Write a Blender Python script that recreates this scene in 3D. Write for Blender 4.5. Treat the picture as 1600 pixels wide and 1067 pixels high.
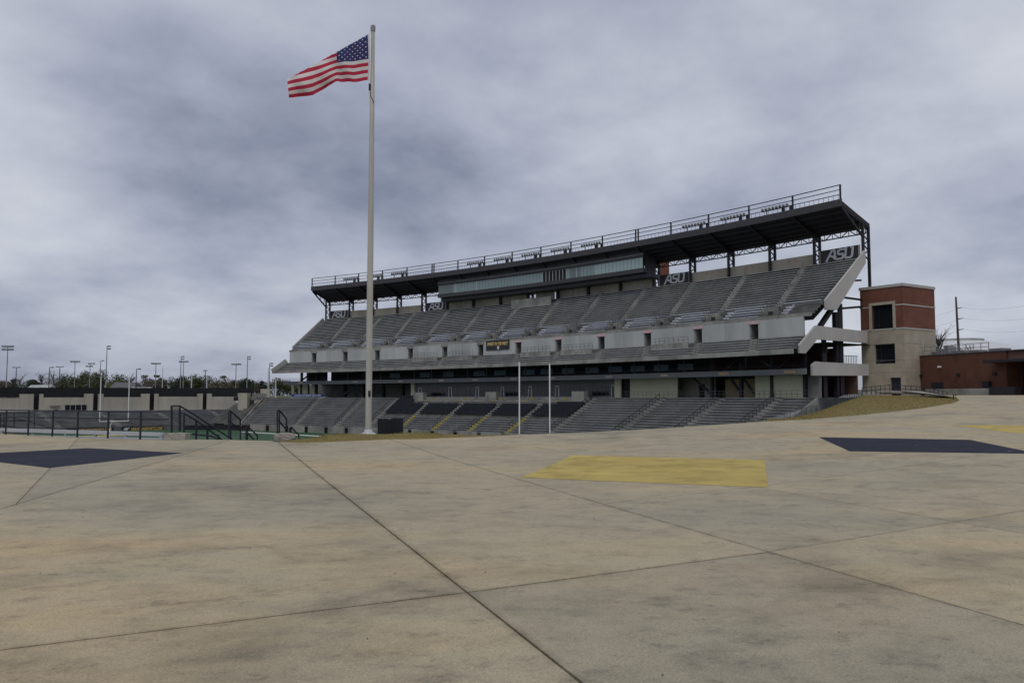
import bpy, bmesh, math, random
import numpy as np
from mathutils import Vector, Matrix
random.seed(7); rng = np.random.default_rng(7)
SC = bpy.context.scene; COL = SC.collection
for o in list(bpy.data.objects): bpy.data.objects.remove(o)
R = math.radians

# ------------------------------------------------------------------ camera
# eye at z = 0; X points into the grandstand, Y runs along the field
FPX, CXP, CYP, HOR = 1300., 800., 533.5, 621.
PSI = R(46.8); PITCH = math.atan((HOR-CYP)/FPX)
cam_d = bpy.data.cameras.new('camera'); cam = bpy.data.objects.new('camera', cam_d); COL.objects.link(cam)
cam_d.sensor_fit = 'HORIZONTAL'; cam_d.sensor_width = 36; cam_d.lens = 36*FPX/1600
cam_d.clip_end = 6000; cam_d.clip_start = .1
cam.rotation_euler = (math.pi/2+PITCH, 0, -PSI); SC.camera = cam

# ------------------------------------------------------------------ sky and sun
SUN_EL, SUN_AZ = R(52), R(238)           # azimuth clockwise from +Y
world = bpy.data.worlds.new('World'); SC.world = world; world.use_nodes = True
nt = world.node_tree; nt.nodes.clear()
def wn(t, **k):
    n = nt.nodes.new(t)
    for a, b in k.items(): setattr(n, a, b)
    return n
def wl(a, b): nt.links.new(a, b)
def wmath(op, a, b=None, c=None, clamp=False):
    n = wn('ShaderNodeMath', operation=op); n.use_clamp = clamp
    for i, v in enumerate((a, b, c)):
        if v is None: continue
        if isinstance(v, (int, float)): n.inputs[i].default_value = v
        else: wl(v, n.inputs[i])
    return n.outputs[0]
sky = wn('ShaderNodeTexSky', sky_type='NISHITA'); sky.sun_disc = False
sky.sun_elevation = SUN_EL; sky.sun_rotation = SUN_AZ
tc = wn('ShaderNodeTexCoord'); sep = wn('ShaderNodeSeparateXYZ'); wl(tc.outputs['Generated'], sep.inputs[0])
zz = wmath('ADD', wmath('MAXIMUM', sep.outputs[2], 0.0), .30)
comb = wn('ShaderNodeCombineXYZ')
wl(wmath('DIVIDE', sep.outputs[0], zz), comb.inputs[0]); wl(wmath('DIVIDE', sep.outputs[1], zz), comb.inputs[1])
def wnoise(scale, detail, rough, off, dist=0.):
    m = wn('ShaderNodeMapping'); m.inputs['Location'].default_value = off; wl(comb.outputs[0], m.inputs[0])
    n = wn('ShaderNodeTexNoise'); n.inputs['Scale'].default_value = scale; n.inputs['Detail'].default_value = detail
    n.inputs['Roughness'].default_value = rough; n.inputs['Distortion'].default_value = dist
    wl(m.outputs[0], n.inputs['Vector']); return n.outputs['Fac']
n1 = wnoise(.7, 3, .42, (5.5, 8.8, 0)); n2 = wnoise(2.3, 8, .52, (7.7, 2.2, 1), .1); n3 = wnoise(7., 7, .55, (1.3, 9.1, 2), .1)
cl = wmath('ADD', wmath('ADD', wmath('MULTIPLY', n1, .66), wmath('MULTIPLY', n2, .34)), wmath('MULTIPLY', n3, .13))
# overcast luminance: the zenith is brighter than the horizon
cl = wmath('ADD', cl, wmath('MULTIPLY', wmath('MAXIMUM', sep.outputs[2], 0.), .27))
cl = wmath('SUBTRACT', cl, .095)
ramp = wn('ShaderNodeValToRGB'); wl(cl, ramp.inputs[0]); cr = ramp.color_ramp
cr.elements[0].position = .38; cr.elements[0].color = (.215, .24, .33, 1)
cr.elements[1].position = .74; cr.elements[1].color = (.74, .76, .80, 1)
e = cr.elements.new(.48); e.color = (.37, .40, .50, 1)
e = cr.elements.new(.585); e.color = (.53, .56, .64, 1)
sc10 = wn('ShaderNodeVectorMath', operation='SCALE'); sc10.inputs['Scale'].default_value = 10.
wl(ramp.outputs[0], sc10.inputs[0])
mixs = wn('ShaderNodeMix', data_type='RGBA'); mixs.inputs['Factor'].default_value = .94
wl(sky.outputs[0], mixs.inputs['A']); wl(sc10.outputs[0], mixs.inputs['B'])
bg = wn('ShaderNodeBackground'); bg.inputs['Strength'].default_value = .1
wl(mixs.outputs['Result'], bg.inputs['Color'])
wo = wn('ShaderNodeOutputWorld'); wl(bg.outputs[0], wo.inputs['Surface'])
sd = bpy.data.lights.new('sun', 'SUN'); sd.energy = .8; sd.angle = R(25); sd.color = (1, .965, .91)
sun = bpy.data.objects.new('sun', sd); COL.objects.link(sun)
sdir = Vector((math.sin(SUN_AZ)*math.cos(SUN_EL), math.cos(SUN_AZ)*math.cos(SUN_EL), math.sin(SUN_EL)))
sun.rotation_euler = sdir.to_track_quat('Z', 'Y').to_euler()
vs = SC.view_settings; vs.view_transform = 'Standard'; vs.look = 'None'; vs.exposure = 0; vs.gamma = 1; vs.use_curve_mapping = False

# ------------------------------------------------------------------ layout helpers
FW = np.array([math.sin(PSI), math.cos(PSI)]); RT = np.array([math.cos(PSI), -math.sin(PSI)])
_F = np.array([FW[0]*math.cos(PITCH), FW[1]*math.cos(PITCH), math.sin(PITCH)])
_R = np.array([RT[0], RT[1], 0.]); _U = np.cross(_R, _F)
def ray(px, py): return _F+_R*(px-CXP)/FPX-_U*(py-CYP)/FPX
def P(px, py, d):
    "point seen at a photo pixel, d metres ahead of the camera"
    v = ray(px, py); s = d/(v[0]*FW[0]+v[1]*FW[1]); return Vector((v[0]*s, v[1]*s, v[2]*s))
KX = [-1e4, 10, 15, 20, 83.3, 1e4]; KZ = [-1.65, -1.65, -1.62, -1.51, .20, .20]
def H(x): return float(np.interp(x, KX, KZ))
def G(px, py):
    "pixel -> point on the sloping plaza"
    v = ray(px, py); lo, hi = 1., 400.; f = lambda s: v[2]*s-H(v[0]*s)
    s0 = 1.
    while s0 < 400 and f(s0) > 0: s0 += .5
    lo, hi = max(s0-.5, .5), s0
    for _ in range(40):
        m = (lo+hi)/2
        if f(m) > 0: lo = m
        else: hi = m
    return Vector((v[0]*hi, v[1]*hi, H(v[0]*hi)))
# grandstand: built on an arc, u counts bays from the far end (0) to the near end (17)
RR, ACX, ACY, T0, T1 = 331.24, -200.99, 121.6, .2036, -.2249
BAY = (T0-T1)/17
def TH(u): return T0-BAY*u
def S(dr, u, z): t = TH(u); return Vector((ACX+(RR+dr)*math.cos(t), ACY+(RR+dr)*math.sin(t), z))
def ROT(u): return TH(u)-math.pi/2     # local x = along the stand (to the right), y = away from the field
def end_rz(px, py, u):
    "pixel on the radial plane at u -> (dr, z)"
    v = ray(px, py); t = TH(u); A = np.array([[v[0], -math.cos(t)], [v[1], -math.sin(t)]])
    s, r = np.linalg.solve(A, [ACX, ACY]); return r-RR, s*v[2]

# ------------------------------------------------------------------ materials
MATS = {}
def mat(name, col, rough=.8, var=.12, scale=3., metal=0., bump=0., stain=0., spec=.35, streak=None, col2=None):
    if name in MATS: return MATS[name]
    m = bpy.data.materials.new(name); m.use_nodes = True; t = m.node_tree; b = t.nodes['Principled BSDF']
    b.inputs['Roughness'].default_value = rough; b.inputs['Metallic'].default_value = metal
    b.inputs['Specular IOR Level'].default_value = spec
    geo = t.nodes.new('ShaderNodeNewGeometry'); mp = t.nodes.new('ShaderNodeMapping'); t.links.new(geo.outputs['Position'], mp.inputs[0])
    if streak: mp.inputs['Scale'].default_value = streak
    nz = t.nodes.new('ShaderNodeTexNoise'); nz.inputs['Scale'].default_value = scale; nz.inputs['Detail'].default_value = 6; nz.inputs['Roughness'].default_value = .6
    t.links.new(mp.outputs[0], nz.inputs['Vector'])
    rp = t.nodes.new('ShaderNodeValToRGB'); t.links.new(nz.outputs['Fac'], rp.inputs[0])
    c2 = col2 or tuple(c*(1+var) for c in col)
    rp.color_ramp.elements[0].position = .3; rp.color_ramp.elements[0].color = (*[c*(1-var) for c in col], 1)
    rp.color_ramp.elements[1].position = .7; rp.color_ramp.elements[1].color = (*c2, 1)
    out = rp.outputs[0]
    if stain:
        n2 = t.nodes.new('ShaderNodeTexNoise'); n2.inputs['Scale'].default_value = scale*.23; n2.inputs['Detail'].default_value = 5
        t.links.new(mp.outputs[0], n2.inputs['Vector'])
        r2 = t.nodes.new('ShaderNodeValToRGB'); t.links.new(n2.outputs['Fac'], r2.inputs[0])
        r2.color_ramp.elements[0].position = .38; r2.color_ramp.elements[0].color = (1-stain, 1-stain, 1-stain*.95, 1)
        r2.color_ramp.elements[1].position = .56; r2.color_ramp.elements[1].color = (1, 1, 1, 1)
        mx = t.nodes.new('ShaderNodeMix'); mx.data_type = 'RGBA'; mx.blend_type = 'MULTIPLY'; mx.inputs['Factor'].default_value = 1
        t.links.new(out, mx.inputs['A']); t.links.new(r2.outputs[0], mx.inputs['B']); out = mx.outputs['Result']
    t.links.new(out, b.inputs['Base Color'])
    if bump:
        bp = t.nodes.new('ShaderNodeBump'); bp.inputs['Strength'].default_value = bump; bp.inputs['Distance'].default_value = .02
        n3 = t.nodes.new('ShaderNodeTexNoise'); n3.inputs['Scale'].default_value = scale*8; n3.inputs['Detail'].default_value = 4
        t.links.new(geo.outputs['Position'], n3.inputs['Vector']); t.links.new(n3.outputs['Fac'], bp.inputs['Height']); t.links.new(bp.outputs[0], b.inputs['Normal'])
    MATS[name] = m; return m
def brick_mat(name, c1, c2, mortar):
    m = bpy.data.materials.new(name); m.use_nodes = True; t = m.node_tree; b = t.nodes['Principled BSDF']; b.inputs['Roughness'].default_value = .9
    b.inputs['Specular IOR Level'].default_value = .2
    geo = t.nodes.new('ShaderNodeNewGeometry'); sp = t.nodes.new('ShaderNodeSeparateXYZ'); t.links.new(geo.outputs['Position'], sp.inputs[0])
    ad = t.nodes.new('ShaderNodeMath'); ad.operation = 'ADD'; t.links.new(sp.outputs[0], ad.inputs[0]); t.links.new(sp.outputs[1], ad.inputs[1])
    cb = t.nodes.new('ShaderNodeCombineXYZ'); t.links.new(ad.outputs[0], cb.inputs[0]); t.links.new(sp.outputs[2], cb.inputs[1])
    br = t.nodes.new('ShaderNodeTexBrick'); t.links.new(cb.outputs[0], br.inputs['Vector'])
    br.inputs['Color1'].default_value = (*c1, 1); br.inputs['Color2'].default_value = (*c2, 1); br.inputs['Mortar'].default_value = (*mortar, 1)
    br.inputs['Scale'].default_value = 1; br.inputs['Brick Width'].default_value = .3; br.inputs['Row Height'].default_value = .1; br.inputs['Mortar Size'].default_value = .008
    nz = t.nodes.new('ShaderNodeTexNoise'); nz.inputs['Scale'].default_value = .6; nz.inputs['Detail'].default_value = 6; t.links.new(geo.outputs['Position'], nz.inputs['Vector'])
    r2 = t.nodes.new('ShaderNodeValToRGB'); t.links.new(nz.outputs['Fac'], r2.inputs[0])
    r2.color_ramp.elements[0].position = .3; r2.color_ramp.elements[0].color = (.78, .78, .8, 1); r2.color_ramp.elements[1].position = .7; r2.color_ramp.elements[1].color = (1.1, 1.08, 1.05, 1)
    mx = t.nodes.new('ShaderNodeMix'); mx.data_type = 'RGBA'; mx.blend_type = 'MULTIPLY'; mx.inputs['Factor'].default_value = 1
    t.links.new(br.outputs[0], mx.inputs['A']); t.links.new(r2.outputs[0], mx.inputs['B']); t.links.new(mx.outputs['Result'], b.inputs['Base Color'])
    MATS[name] = m; return m
def plaza_mat():
    m = bpy.data.materials.new('plaza_concrete'); m.use_nodes = True; t = m.node_tree; b = t.nodes['Principled BSDF']
    b.inputs['Roughness'].default_value = .82; b.inputs['Specular IOR Level'].default_value = .3
    geo = t.nodes.new('ShaderNodeNewGeometry')
    def noise(scale, detail, st=(1, 1, 1), rot=0., off=(0, 0, 0), rough=.6, dist=0.):
        mp = t.nodes.new('ShaderNodeMapping'); mp.vector_type = 'TEXTURE'; mp.inputs['Rotation'].default_value = (0, 0, rot)
        mp.inputs['Scale'].default_value = st; mp.inputs['Location'].default_value = off; t.links.new(geo.outputs['Position'], mp.inputs[0])
        n = t.nodes.new('ShaderNodeTexNoise'); n.inputs['Scale'].default_value = scale; n.inputs['Detail'].default_value = detail
        n.inputs['Roughness'].default_value = rough; n.inputs['Distortion'].default_value = dist; t.links.new(mp.outputs[0], n.inputs['Vector']); return n.outputs['Fac']
    def rampc(f, stops):
        r = t.nodes.new('ShaderNodeValToRGB'); t.links.new(f, r.inputs[0]); el = r.color_ramp.elements
        el[0].position, el[0].color = stops[0][0], (*stops[0][1], 1); el[1].position, el[1].color = stops[-1][0], (*stops[-1][1], 1)
        for p, c in stops[1:-1]: q = el.new(p); q.color = (*c, 1)
        return r.outputs[0]
    def mul(a, c):
        x = t.nodes.new('ShaderNodeMix'); x.data_type = 'RGBA'; x.blend_type = 'MULTIPLY'; x.inputs['Factor'].default_value = 1
        t.links.new(a, x.inputs['A']); t.links.new(c, x.inputs['B']); return x.outputs['Result']
    base = rampc(noise(.16, 4, (1.8, 1, 1), -PSI, (4, 9, 0)), [(.36, (.32, .284, .212)), (.5, (.36, .311, .22)), (.64, (.415, .325, .198))])
    st1 = rampc(noise(.42, 9, (1.3, 1, 1), -PSI+.25, (1, 3, 0), .66, .2), [(.31, (.60, .60, .61)), (.40, (.84, .84, .845)), (.50, (1, 1, 1))])
    st2 = rampc(noise(1.7, 9, (1.35, 1, 1), -PSI-.1, (7, 3, 0), .68), [(.33, (.80, .80, .80)), (.5, (1, 1, 1)), (.7, (1.07, 1.06, 1.04))])
    st3 = rampc(noise(75, 3), [(.3, (.70, .70, .70)), (.7, (1.2, 1.2, 1.19))])
    st4 = rampc(noise(5.5, 5, (1.5, 1, 1), -PSI, (2, 2, 0), .7), [(.30, (.74, .74, .76)), (.42, (1, 1, 1)), (.8, (1.04, 1.04, 1.03))])
    st5 = rampc(noise(2.6, 10, (1.4, 1, 1), -PSI+.5, (9, 1, 0), .78), [(.36, (.66, .66, .68)), (.43, (.92, .92, .93)), (.50, (1, 1, 1))])
    st6 = rampc(noise(16, 6, (1.2, 1, 1), 0, (3, 5, 0), .75), [(.28, (.78, .78, .79)), (.42, (1, 1, 1)), (.75, (1.07, 1.07, 1.06))])
    inf = t.nodes.new('ShaderNodeObjectInfo'); st7 = rampc(inf.outputs['Random'], [(0., (.90, .91, .93)), (.5, (1, 1, 1)), (1., (1.06, 1.04, 1.0))])
    # dirt gathered along the joints, broken up
    at = t.nodes.new('ShaderNodeAttribute'); at.attribute_name = 'joint_dirt'
    mm = t.nodes.new('ShaderNodeMath'); mm.operation = 'MULTIPLY_ADD'; t.links.new(noise(3.5, 8, (1, 1, 1), 0, (0, 0, 0), .7), mm.inputs[0]); mm.inputs[1].default_value = 2.4; mm.inputs[2].default_value = -.85; mm.use_clamp = True
    m2 = t.nodes.new('ShaderNodeMath'); m2.operation = 'MULTIPLY'; t.links.new(mm.outputs[0], m2.inputs[0]); t.links.new(at.outputs['Fac'], m2.inputs[1])
    st8 = rampc(m2.outputs[0], [(0., (1, 1, 1)), (.5, (.66, .65, .64)), (1., (.34, .33, .33))])
    out = mul(mul(mul(mul(base, st1), st2), st3), st4)
    for q in (st5, st6, st7, st8): out = mul(out, q)
    t.links.new(out, b.inputs['Base Color'])
    bp = t.nodes.new('ShaderNodeBump'); bp.inputs['Strength'].default_value = .25; bp.inputs['Distance'].default_value = .004
    t.links.new(noise(90, 4), bp.inputs['Height']); t.links.new(bp.outputs[0], b.inputs['Normal'])
    MATS['plaza_concrete'] = m; return m
def glass_mat(name, col, rough=.06, spec=.6):
    m = bpy.data.materials.new(name); m.use_nodes = True; b = m.node_tree.nodes['Principled BSDF']
    b.inputs['Base Color'].default_value = (*col, 1); b.inputs['Roughness'].default_value = rough; b.inputs['Specular IOR Level'].default_value = spec
    MATS[name] = m; return m

M_PLAZA = plaza_mat()
M_JOINT = mat('joint_dirt', (.02, .018, .015), .95, .3, 8)
def paint_mat(name, col, worn):
    m = bpy.data.materials.new(name); m.use_nodes = True; t = m.node_tree; b = t.nodes['Principled BSDF']; b.inputs['Roughness'].default_value = .9; b.inputs['Specular IOR Level'].default_value = .15
    geo = t.nodes.new('ShaderNodeNewGeometry')
    def noise(sc, de, ro, st=(1, 1, 1)):
        mp = t.nodes.new('ShaderNodeMapping'); mp.vector_type = 'TEXTURE'; mp.inputs['Rotation'].default_value = (0, 0, -PSI+.2); mp.inputs['Scale'].default_value = st; t.links.new(geo.outputs['Position'], mp.inputs[0])
        n = t.nodes.new('ShaderNodeTexNoise'); n.inputs['Scale'].default_value = sc; n.inputs['Detail'].default_value = de; n.inputs['Roughness'].default_value = ro; t.links.new(mp.outputs[0], n.inputs['Vector']); return n.outputs['Fac']
    def rmp(f, a, b_, ca, cb):
        q = t.nodes.new('ShaderNodeValToRGB'); t.links.new(f, q.inputs[0]); q.color_ramp.elements[0].position = a; q.color_ramp.elements[0].color = (*ca, 1); q.color_ramp.elements[1].position = b_; q.color_ramp.elements[1].color = (*cb, 1); return q.outputs[0]
    def mix(f, a, b_, mode='MIX'):
        x = t.nodes.new('ShaderNodeMix'); x.data_type = 'RGBA'; x.blend_type = mode
        if f is None: x.inputs['Factor'].default_value = 1.
        else: t.links.new(f, x.inputs['Factor'])
        t.links.new(a, x.inputs['A']); t.links.new(b_, x.inputs['B']); return x.outputs['Result']
    tone = rmp(noise(.5, 7, .65, (2, 1, 1)), .3, .7, [c*.82 for c in col], [c*1.2 for c in col])
    con = rmp(noise(4, 6, .6), .3, .7, (.28, .25, .19), (.36, .32, .24))
    w = rmp(noise(3.2, 12, .8, (1.6, 1, 1)), worn, worn+.10, (0, 0, 0), (.8, .8, .8))
    dirt = rmp(noise(1.4, 9, .7), .36, .55, (.72, .72, .73), (1, 1, 1))
    t.links.new(mix(None, mix(w, tone, con), dirt, 'MULTIPLY'), b.inputs['Base Color']); MATS[name] = m; return m
M_NAVY = paint_mat('navy_paint', (.022, .024, .041), .60)
M_YEL = paint_mat('yellow_paint', (.42, .325, .105), .60)
M_CONC = mat('weathered_concrete', (.27, .265, .245), .88, .18, 1.2, stain=.35)
M_CONCD = mat('seating_concrete', (.13, .13, .122), .9, .22, 1.5, stain=.35)
M_CONCL = mat('pale_precast', (.43, .415, .40), .85, .06, .6, stain=.1, streak=(1, 1, .3))
M_WALLW = mat('pale_painted_wall', (.395, .41, .405), .8, .08, .8, stain=.2, streak=(1, 1, .2))
M_PRE = mat('beige_precast', (.40, .365, .30), .85, .08, .7, stain=.22, streak=(1, 1, .25))
M_CREAM = mat('cream_stucco', (.52, .51, .37), .85, .05, .5, stain=.08)
M_ALU = mat('bench_aluminium', (.37, .385, .38), .55, .16, 2., metal=.1, stain=.25)
M_ALUB = mat('new_bench_aluminium', (.52, .545, .60), .45, .06, 2., metal=.1)
M_ALUD = mat('lower_bench_aluminium', (.30, .31, .32), .55, .14, 1.4, metal=.1, stain=.3)
M_ALUW = mat('bright_aluminium', (.55, .56, .58), .4, .05, 2., metal=.4)
M_STEEL = mat('dark_steel', (.018, .016, .022), .55, .15, 2.)
M_FASC = mat('charcoal_fascia', (.052, .049, .056), .55, .1, .8, metal=.1)
M_SOFF = mat('roof_soffit', (.018, .017, .022), .6, .12, 1.)
M_DARK = mat('interior_shade', (.02, .02, .022), .9, .2, 1.)  # near-black stands in for shade in openings and under decks
M_CLUBF = mat('club_fascia', (.155, .165, .175), .6, .06, .7, stain=.08)
M_RAILB = mat('railing_blue_black', (.018, .021, .03), .5, .1, 4.)
M_RAILG = mat('railing_grey', (.10, .11, .12), .5, .1, 4., metal=.3)
M_GLASS = glass_mat('press_box_glass', (.20, .27, .275), .12, .5)
M_GLASSD = glass_mat('dark_glass', (.012, .014, .018), .08, .5)
M_GLASSB = glass_mat('club_glass_blue_reflection', (.05, .14, .19), .3, .3)  # blue of reflections and lit screens put into the base colour
M_WHITE = mat('white_paint', (.74, .74, .74), .5, .03, 3.)
M_POLE = mat('flagpole_aluminium', (.42, .405, .36), .5, .12, 1.2, metal=.15, stain=.15, streak=(3, 3, .3))
M_SEATN = mat('navy_seat_plastic', (.012, .014, .023), .5, .2, 3.)
M_SAFE = mat('safety_yellow', (.34, .275, .07), .7, .15, 3., stain=.2)
M_TURF = mat('turf', (.018, .062, .024), .95, .2, .6)
M_LINE = mat('field_line', (.62, .64, .62), .9, .05, 2.)
M_GRASSG = mat('dormant_grass_soil', (.21, .145, .05), .95, .3, .5, col2=(.17, .14, .04))
M_GRASSB = mat('dormant_grass_blade', (.34, .235, .085), .9, .3, .9, col2=(.19, .17, .045))
M_TERR = mat('terrain_grass', (.09, .085, .045), .95, .25, .05)
M_BRICK = brick_mat('red_brick', (.19, .068, .045), (.155, .055, .038), (.17, .12, .10))
M_BRICKD = brick_mat('brown_brick', (.13, .054, .036), (.105, .043, .029), (.09, .06, .05))
M_STONE = brick_mat('buff_split_block', (.42, .375, .30), (.37, .33, .265), (.30, .27, .22))
M_BLACKS = mat('black_screen', (.010, .011, .014), .8, .3, 1.)
M_SIGN = mat('sign_black', (.022, .02, .026), .5, .08, 1.)
M_SILVER = mat('letter_silver', (.50, .51, .53), .5, .04, 2.)
M_GOLD = mat('letter_gold', (.60, .44, .17), .6, .05, 2.)
M_BLUE = mat('banner_blue', (.02, .045, .20), .6, .08, 1.)
M_LAV = mat('letter_pale', (.55, .55, .68), .6, .05, 1.)
M_RED = mat('portal_sign_red', (.50, .36, .36), .6, .1, 2.)
M_ORANGE = mat('orange_letter', (.42, .27, .16), .7, .1, 2.)
M_BARK = mat('bark', (.075, .06, .05), .95, .25, 3.)
M_BARKG = mat('grey_twigs', (.105, .09, .082), .95, .2, 3.)
M_LEAF = [mat('leaf_olive', (.075, .085, .038), .9, .35, .8), mat('leaf_dark', (.036, .05, .03), .9, .35, .8),
          mat('leaf_brown', (.105, .088, .06), .9, .35, .8), mat('leaf_yellow_green', (.13, .14, .045), .9, .3, .8)]
M_ROCK = mat('rock', (.36, .33, .28), .9, .25, 4., bump=.5, stain=.3)
M_DOME = mat('dome_roof', (.52, .53, .545), .6, .05, .15, stain=.06)
M_GALV = mat('galvanised_pole', (.23, .235, .25), .5, .08, 2., metal=.3)
M_UTIL = mat('weathered_steel_pole', (.085, .06, .055), .8, .15, 2.)
M_LAMPW = mat('lamp_glass', (.5, .5, .5), .3, .05, 2.)
M_ROOFG = mat('house_roof', (.10, .10, .11), .9, .2, 1.)
M_FLAGR = mat('flag_red', (.42, .02, .055), .85, .06, 8.)
M_FLAGW = mat('flag_white', (.62, .59, .59), .85, .04, 8.)
M_FLAGB = mat('flag_blue', (.028, .03, .12), .85, .06, 8.)

# ------------------------------------------------------------------ mesh builder
class MB:
    def __init__(s): s.v = []; s.f = []
    def quad(s, a, b, c, d): n = len(s.v); s.v += [tuple(a), tuple(b), tuple(c), tuple(d)]; s.f.append((n, n+1, n+2, n+3)); return s
    def poly(s, pts): n = len(s.v); s.v += [tuple(p) for p in pts]; s.f.append(tuple(range(n, n+len(pts)))); return s
    def hexa(s, c):
        n = len(s.v); s.v += [tuple(p) for p in c]
        for f in ((3, 2, 1, 0), (4, 5, 6, 7), (0, 1, 5, 4), (1, 2, 6, 5), (2, 3, 7, 6), (3, 0, 4, 7)): s.f.append(tuple(n+i for i in f))
        return s
    def box(s, x0, x1, y0, y1, z0, z1):
        return s.hexa([(x0, y0, z0), (x1, y0, z0), (x1, y1, z0), (x0, y1, z0), (x0, y0, z1), (x1, y0, z1), (x1, y1, z1), (x0, y1, z1)])
    def sbox(s, d0, d1, u0, u1, z0, z1, n=None):
        "box in grandstand coordinates, bent bay by bay"
        n = n or max(1, math.ceil(u1-u0))
        for i in range(n):
            a, b = u0+(u1-u0)*i/n, u0+(u1-u0)*(i+1)/n
            s.hexa([S(d0, a, z0), S(d0, b, z0), S(d1, b, z0), S(d1, a, z0), S(d0, a, z1), S(d0, b, z1), S(d1, b, z1), S(d1, a, z1)])
        return s
    def prism(s, pts, off):
        "planar outline swept by a vector"
        n = len(s.v); k = len(pts); off = Vector(off); s.v += [tuple(p) for p in pts]+[tuple(Vector(p)+off) for p in pts]
        s.f.append(tuple(range(n+k-1, n-1, -1))); s.f.append(tuple(range(n+k, n+2*k)))
        for i in range(k): j = (i+1) % k; s.f.append((n+i, n+j, n+k+j, n+k+i))
        return s
    def tube(s, pts, r, n=4, r1=None, cap=True):
        pts = [Vector(p) for p in pts]; rings = []; m = len(pts)
        for i, p in enumerate(pts):
            d = (pts[min(i+1, m-1)]-pts[max(i-1, 0)]).normalized()
            a = d.orthogonal().normalized() if abs(d.z) > .95 else d.cross(Vector((0, 0, 1))).normalized()
            b = d.cross(a); rr = r if r1 is None else r+(r1-r)*i/(m-1); ring = []
            for k in range(n):
                t = 2*math.pi*(k+.5)/n; s.v.append(tuple(p+(a*math.cos(t)+b*math.sin(t))*rr*(1.414 if n == 4 else 1))); ring.append(len(s.v)-1)
            rings.append(ring)
        for q, w in zip(rings, rings[1:]):
            for k in range(n): s.f.append((q[k], q[(k+1) % n], w[(k+1) % n], w[k]))
        if cap: s.f.append(tuple(rings[0][::-1])); s.f.append(tuple(rings[-1]))
        return s
    def lathe(s, c, prof, n=16):
        c = Vector(c); k0 = len(s.v)
        for r, z in prof:
            for i in range(n): a = 2*math.pi*i/n; s.v.append((c.x+r*math.cos(a), c.y+r*math.sin(a), c.z+z))
        for j in range(len(prof)-1):
            for i in range(n): s.f.append((k0+j*n+i, k0+j*n+(i+1) % n, k0+(j+1)*n+(i+1) % n, k0+(j+1)*n+i))
        s.f.append(tuple(k0+(len(prof)-1)*n+i for i in range(n))); return s
    def strip(s, us, prof, thick=None):
        "profile [(dr,z)] swept along the stand"
        for a, b in zip(us, us[1:]):
            for (d0, z0), (d1, z1) in zip(prof, prof[1:]):
                s.quad(S(d0, a, z0), S(d0, b, z0), S(d1, b, z1), S(d1, a, z1))
        return s
    def mesh(s, name, m, smooth=False):
        me = bpy.data.meshes.new(name); me.from_pydata(s.v, [], s.f); me.materials.append(m)
        if smooth: me.polygons.foreach_set('use_smooth', [True]*len(me.polygons))
        me.update(); return me
    def build(s, name, m, parent=None, kind=None, smooth=False):
        o = bpy.data.objects.new(name, s.mesh(name, m, smooth)); COL.objects.link(o)
        bm = bmesh.new(); bm.from_mesh(o.data); bmesh.ops.recalc_face_normals(bm, faces=bm.faces); bm.to_mesh(o.data); bm.free()
        if parent: adopt(o, parent)
        if kind: o['kind'] = kind
        return o
def adopt(o, parent):
    o.parent = parent; o.matrix_parent_inverse = PM(parent).inverted()
def PM(o):
    m = Matrix.LocRotScale(o.location, o.rotation_euler, o.scale)
    return PM(o.parent) @ o.matrix_parent_inverse @ m if o.parent else m
def inst(name, me, parent, loc, rz=0., scale=(1, 1, 1), kind=None):
    o = bpy.data.objects.new(name, me); COL.objects.link(o); o.location = loc; o.rotation_euler = (0, 0, rz); o.scale = scale
    if parent: adopt(o, parent)
    if kind: o['kind'] = kind
    return o
def tag(o, label, cat, group=None):
    o['label'] = label; o['category'] = cat
    if group: o['group'] = group
    return o
def thing(name, loc, label, cat, group=None, rz=0.):
    o = bpy.data.objects.new(name, None); COL.objects.link(o); o.location = loc; o.rotation_euler = (0, 0, rz); o.empty_display_size = .3
    return tag(o, label, cat, group)
def struct(o): o['kind'] = 'structure'; return o
def unit_box(name, y0, y1, z0, z1, m, extra=()):
    b = MB().box(-.5, .5, y0, y1, z0, z1)
    for e_ in extra: b.box(-.5, .5, *e_)
    return b.mesh(name, m)
def text_part(name, body, m, size, parent, loc, rz, shear=0., bold=0., width=None, depth=.04):
    cu = bpy.data.curves.new(name, 'FONT'); cu.body = body; cu.size = size; cu.shear = shear; cu.offset = bold; cu.extrude = depth
    cu.align_x = 'CENTER'; cu.align_y = 'CENTER'; cu.resolution_u = 3
    o = bpy.data.objects.new(name, cu); COL.objects.link(o)
    me = bpy.data.meshes.new_from_object(o.evaluated_get(bpy.context.evaluated_depsgraph_get())); bpy.data.objects.remove(o)
    me.materials.clear(); me.materials.append(m)
    xs = [v.co.x for v in me.vertices]; k = (width/(max(xs)-min(xs))) if width else 1.
    t = bpy.data.objects.new(name, me); COL.objects.link(t); t.location = loc; t.rotation_euler = (math.pi/2, 0, rz); t.scale = (k, 1, 1)
    if parent: adopt(t, parent)
    return t
def ordinal(n): return ['first', 'second', 'third', 'fourth', 'fifth', 'sixth', 'seventh', 'eighth', 'ninth', 'tenth', 'eleventh', 'twelfth', 'thirteenth', 'fourteenth', 'fifteenth', 'sixteenth', 'seventeenth', 'eighteenth', 'nineteenth', 'twentieth'][n]

FIELD = -7.9
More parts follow.
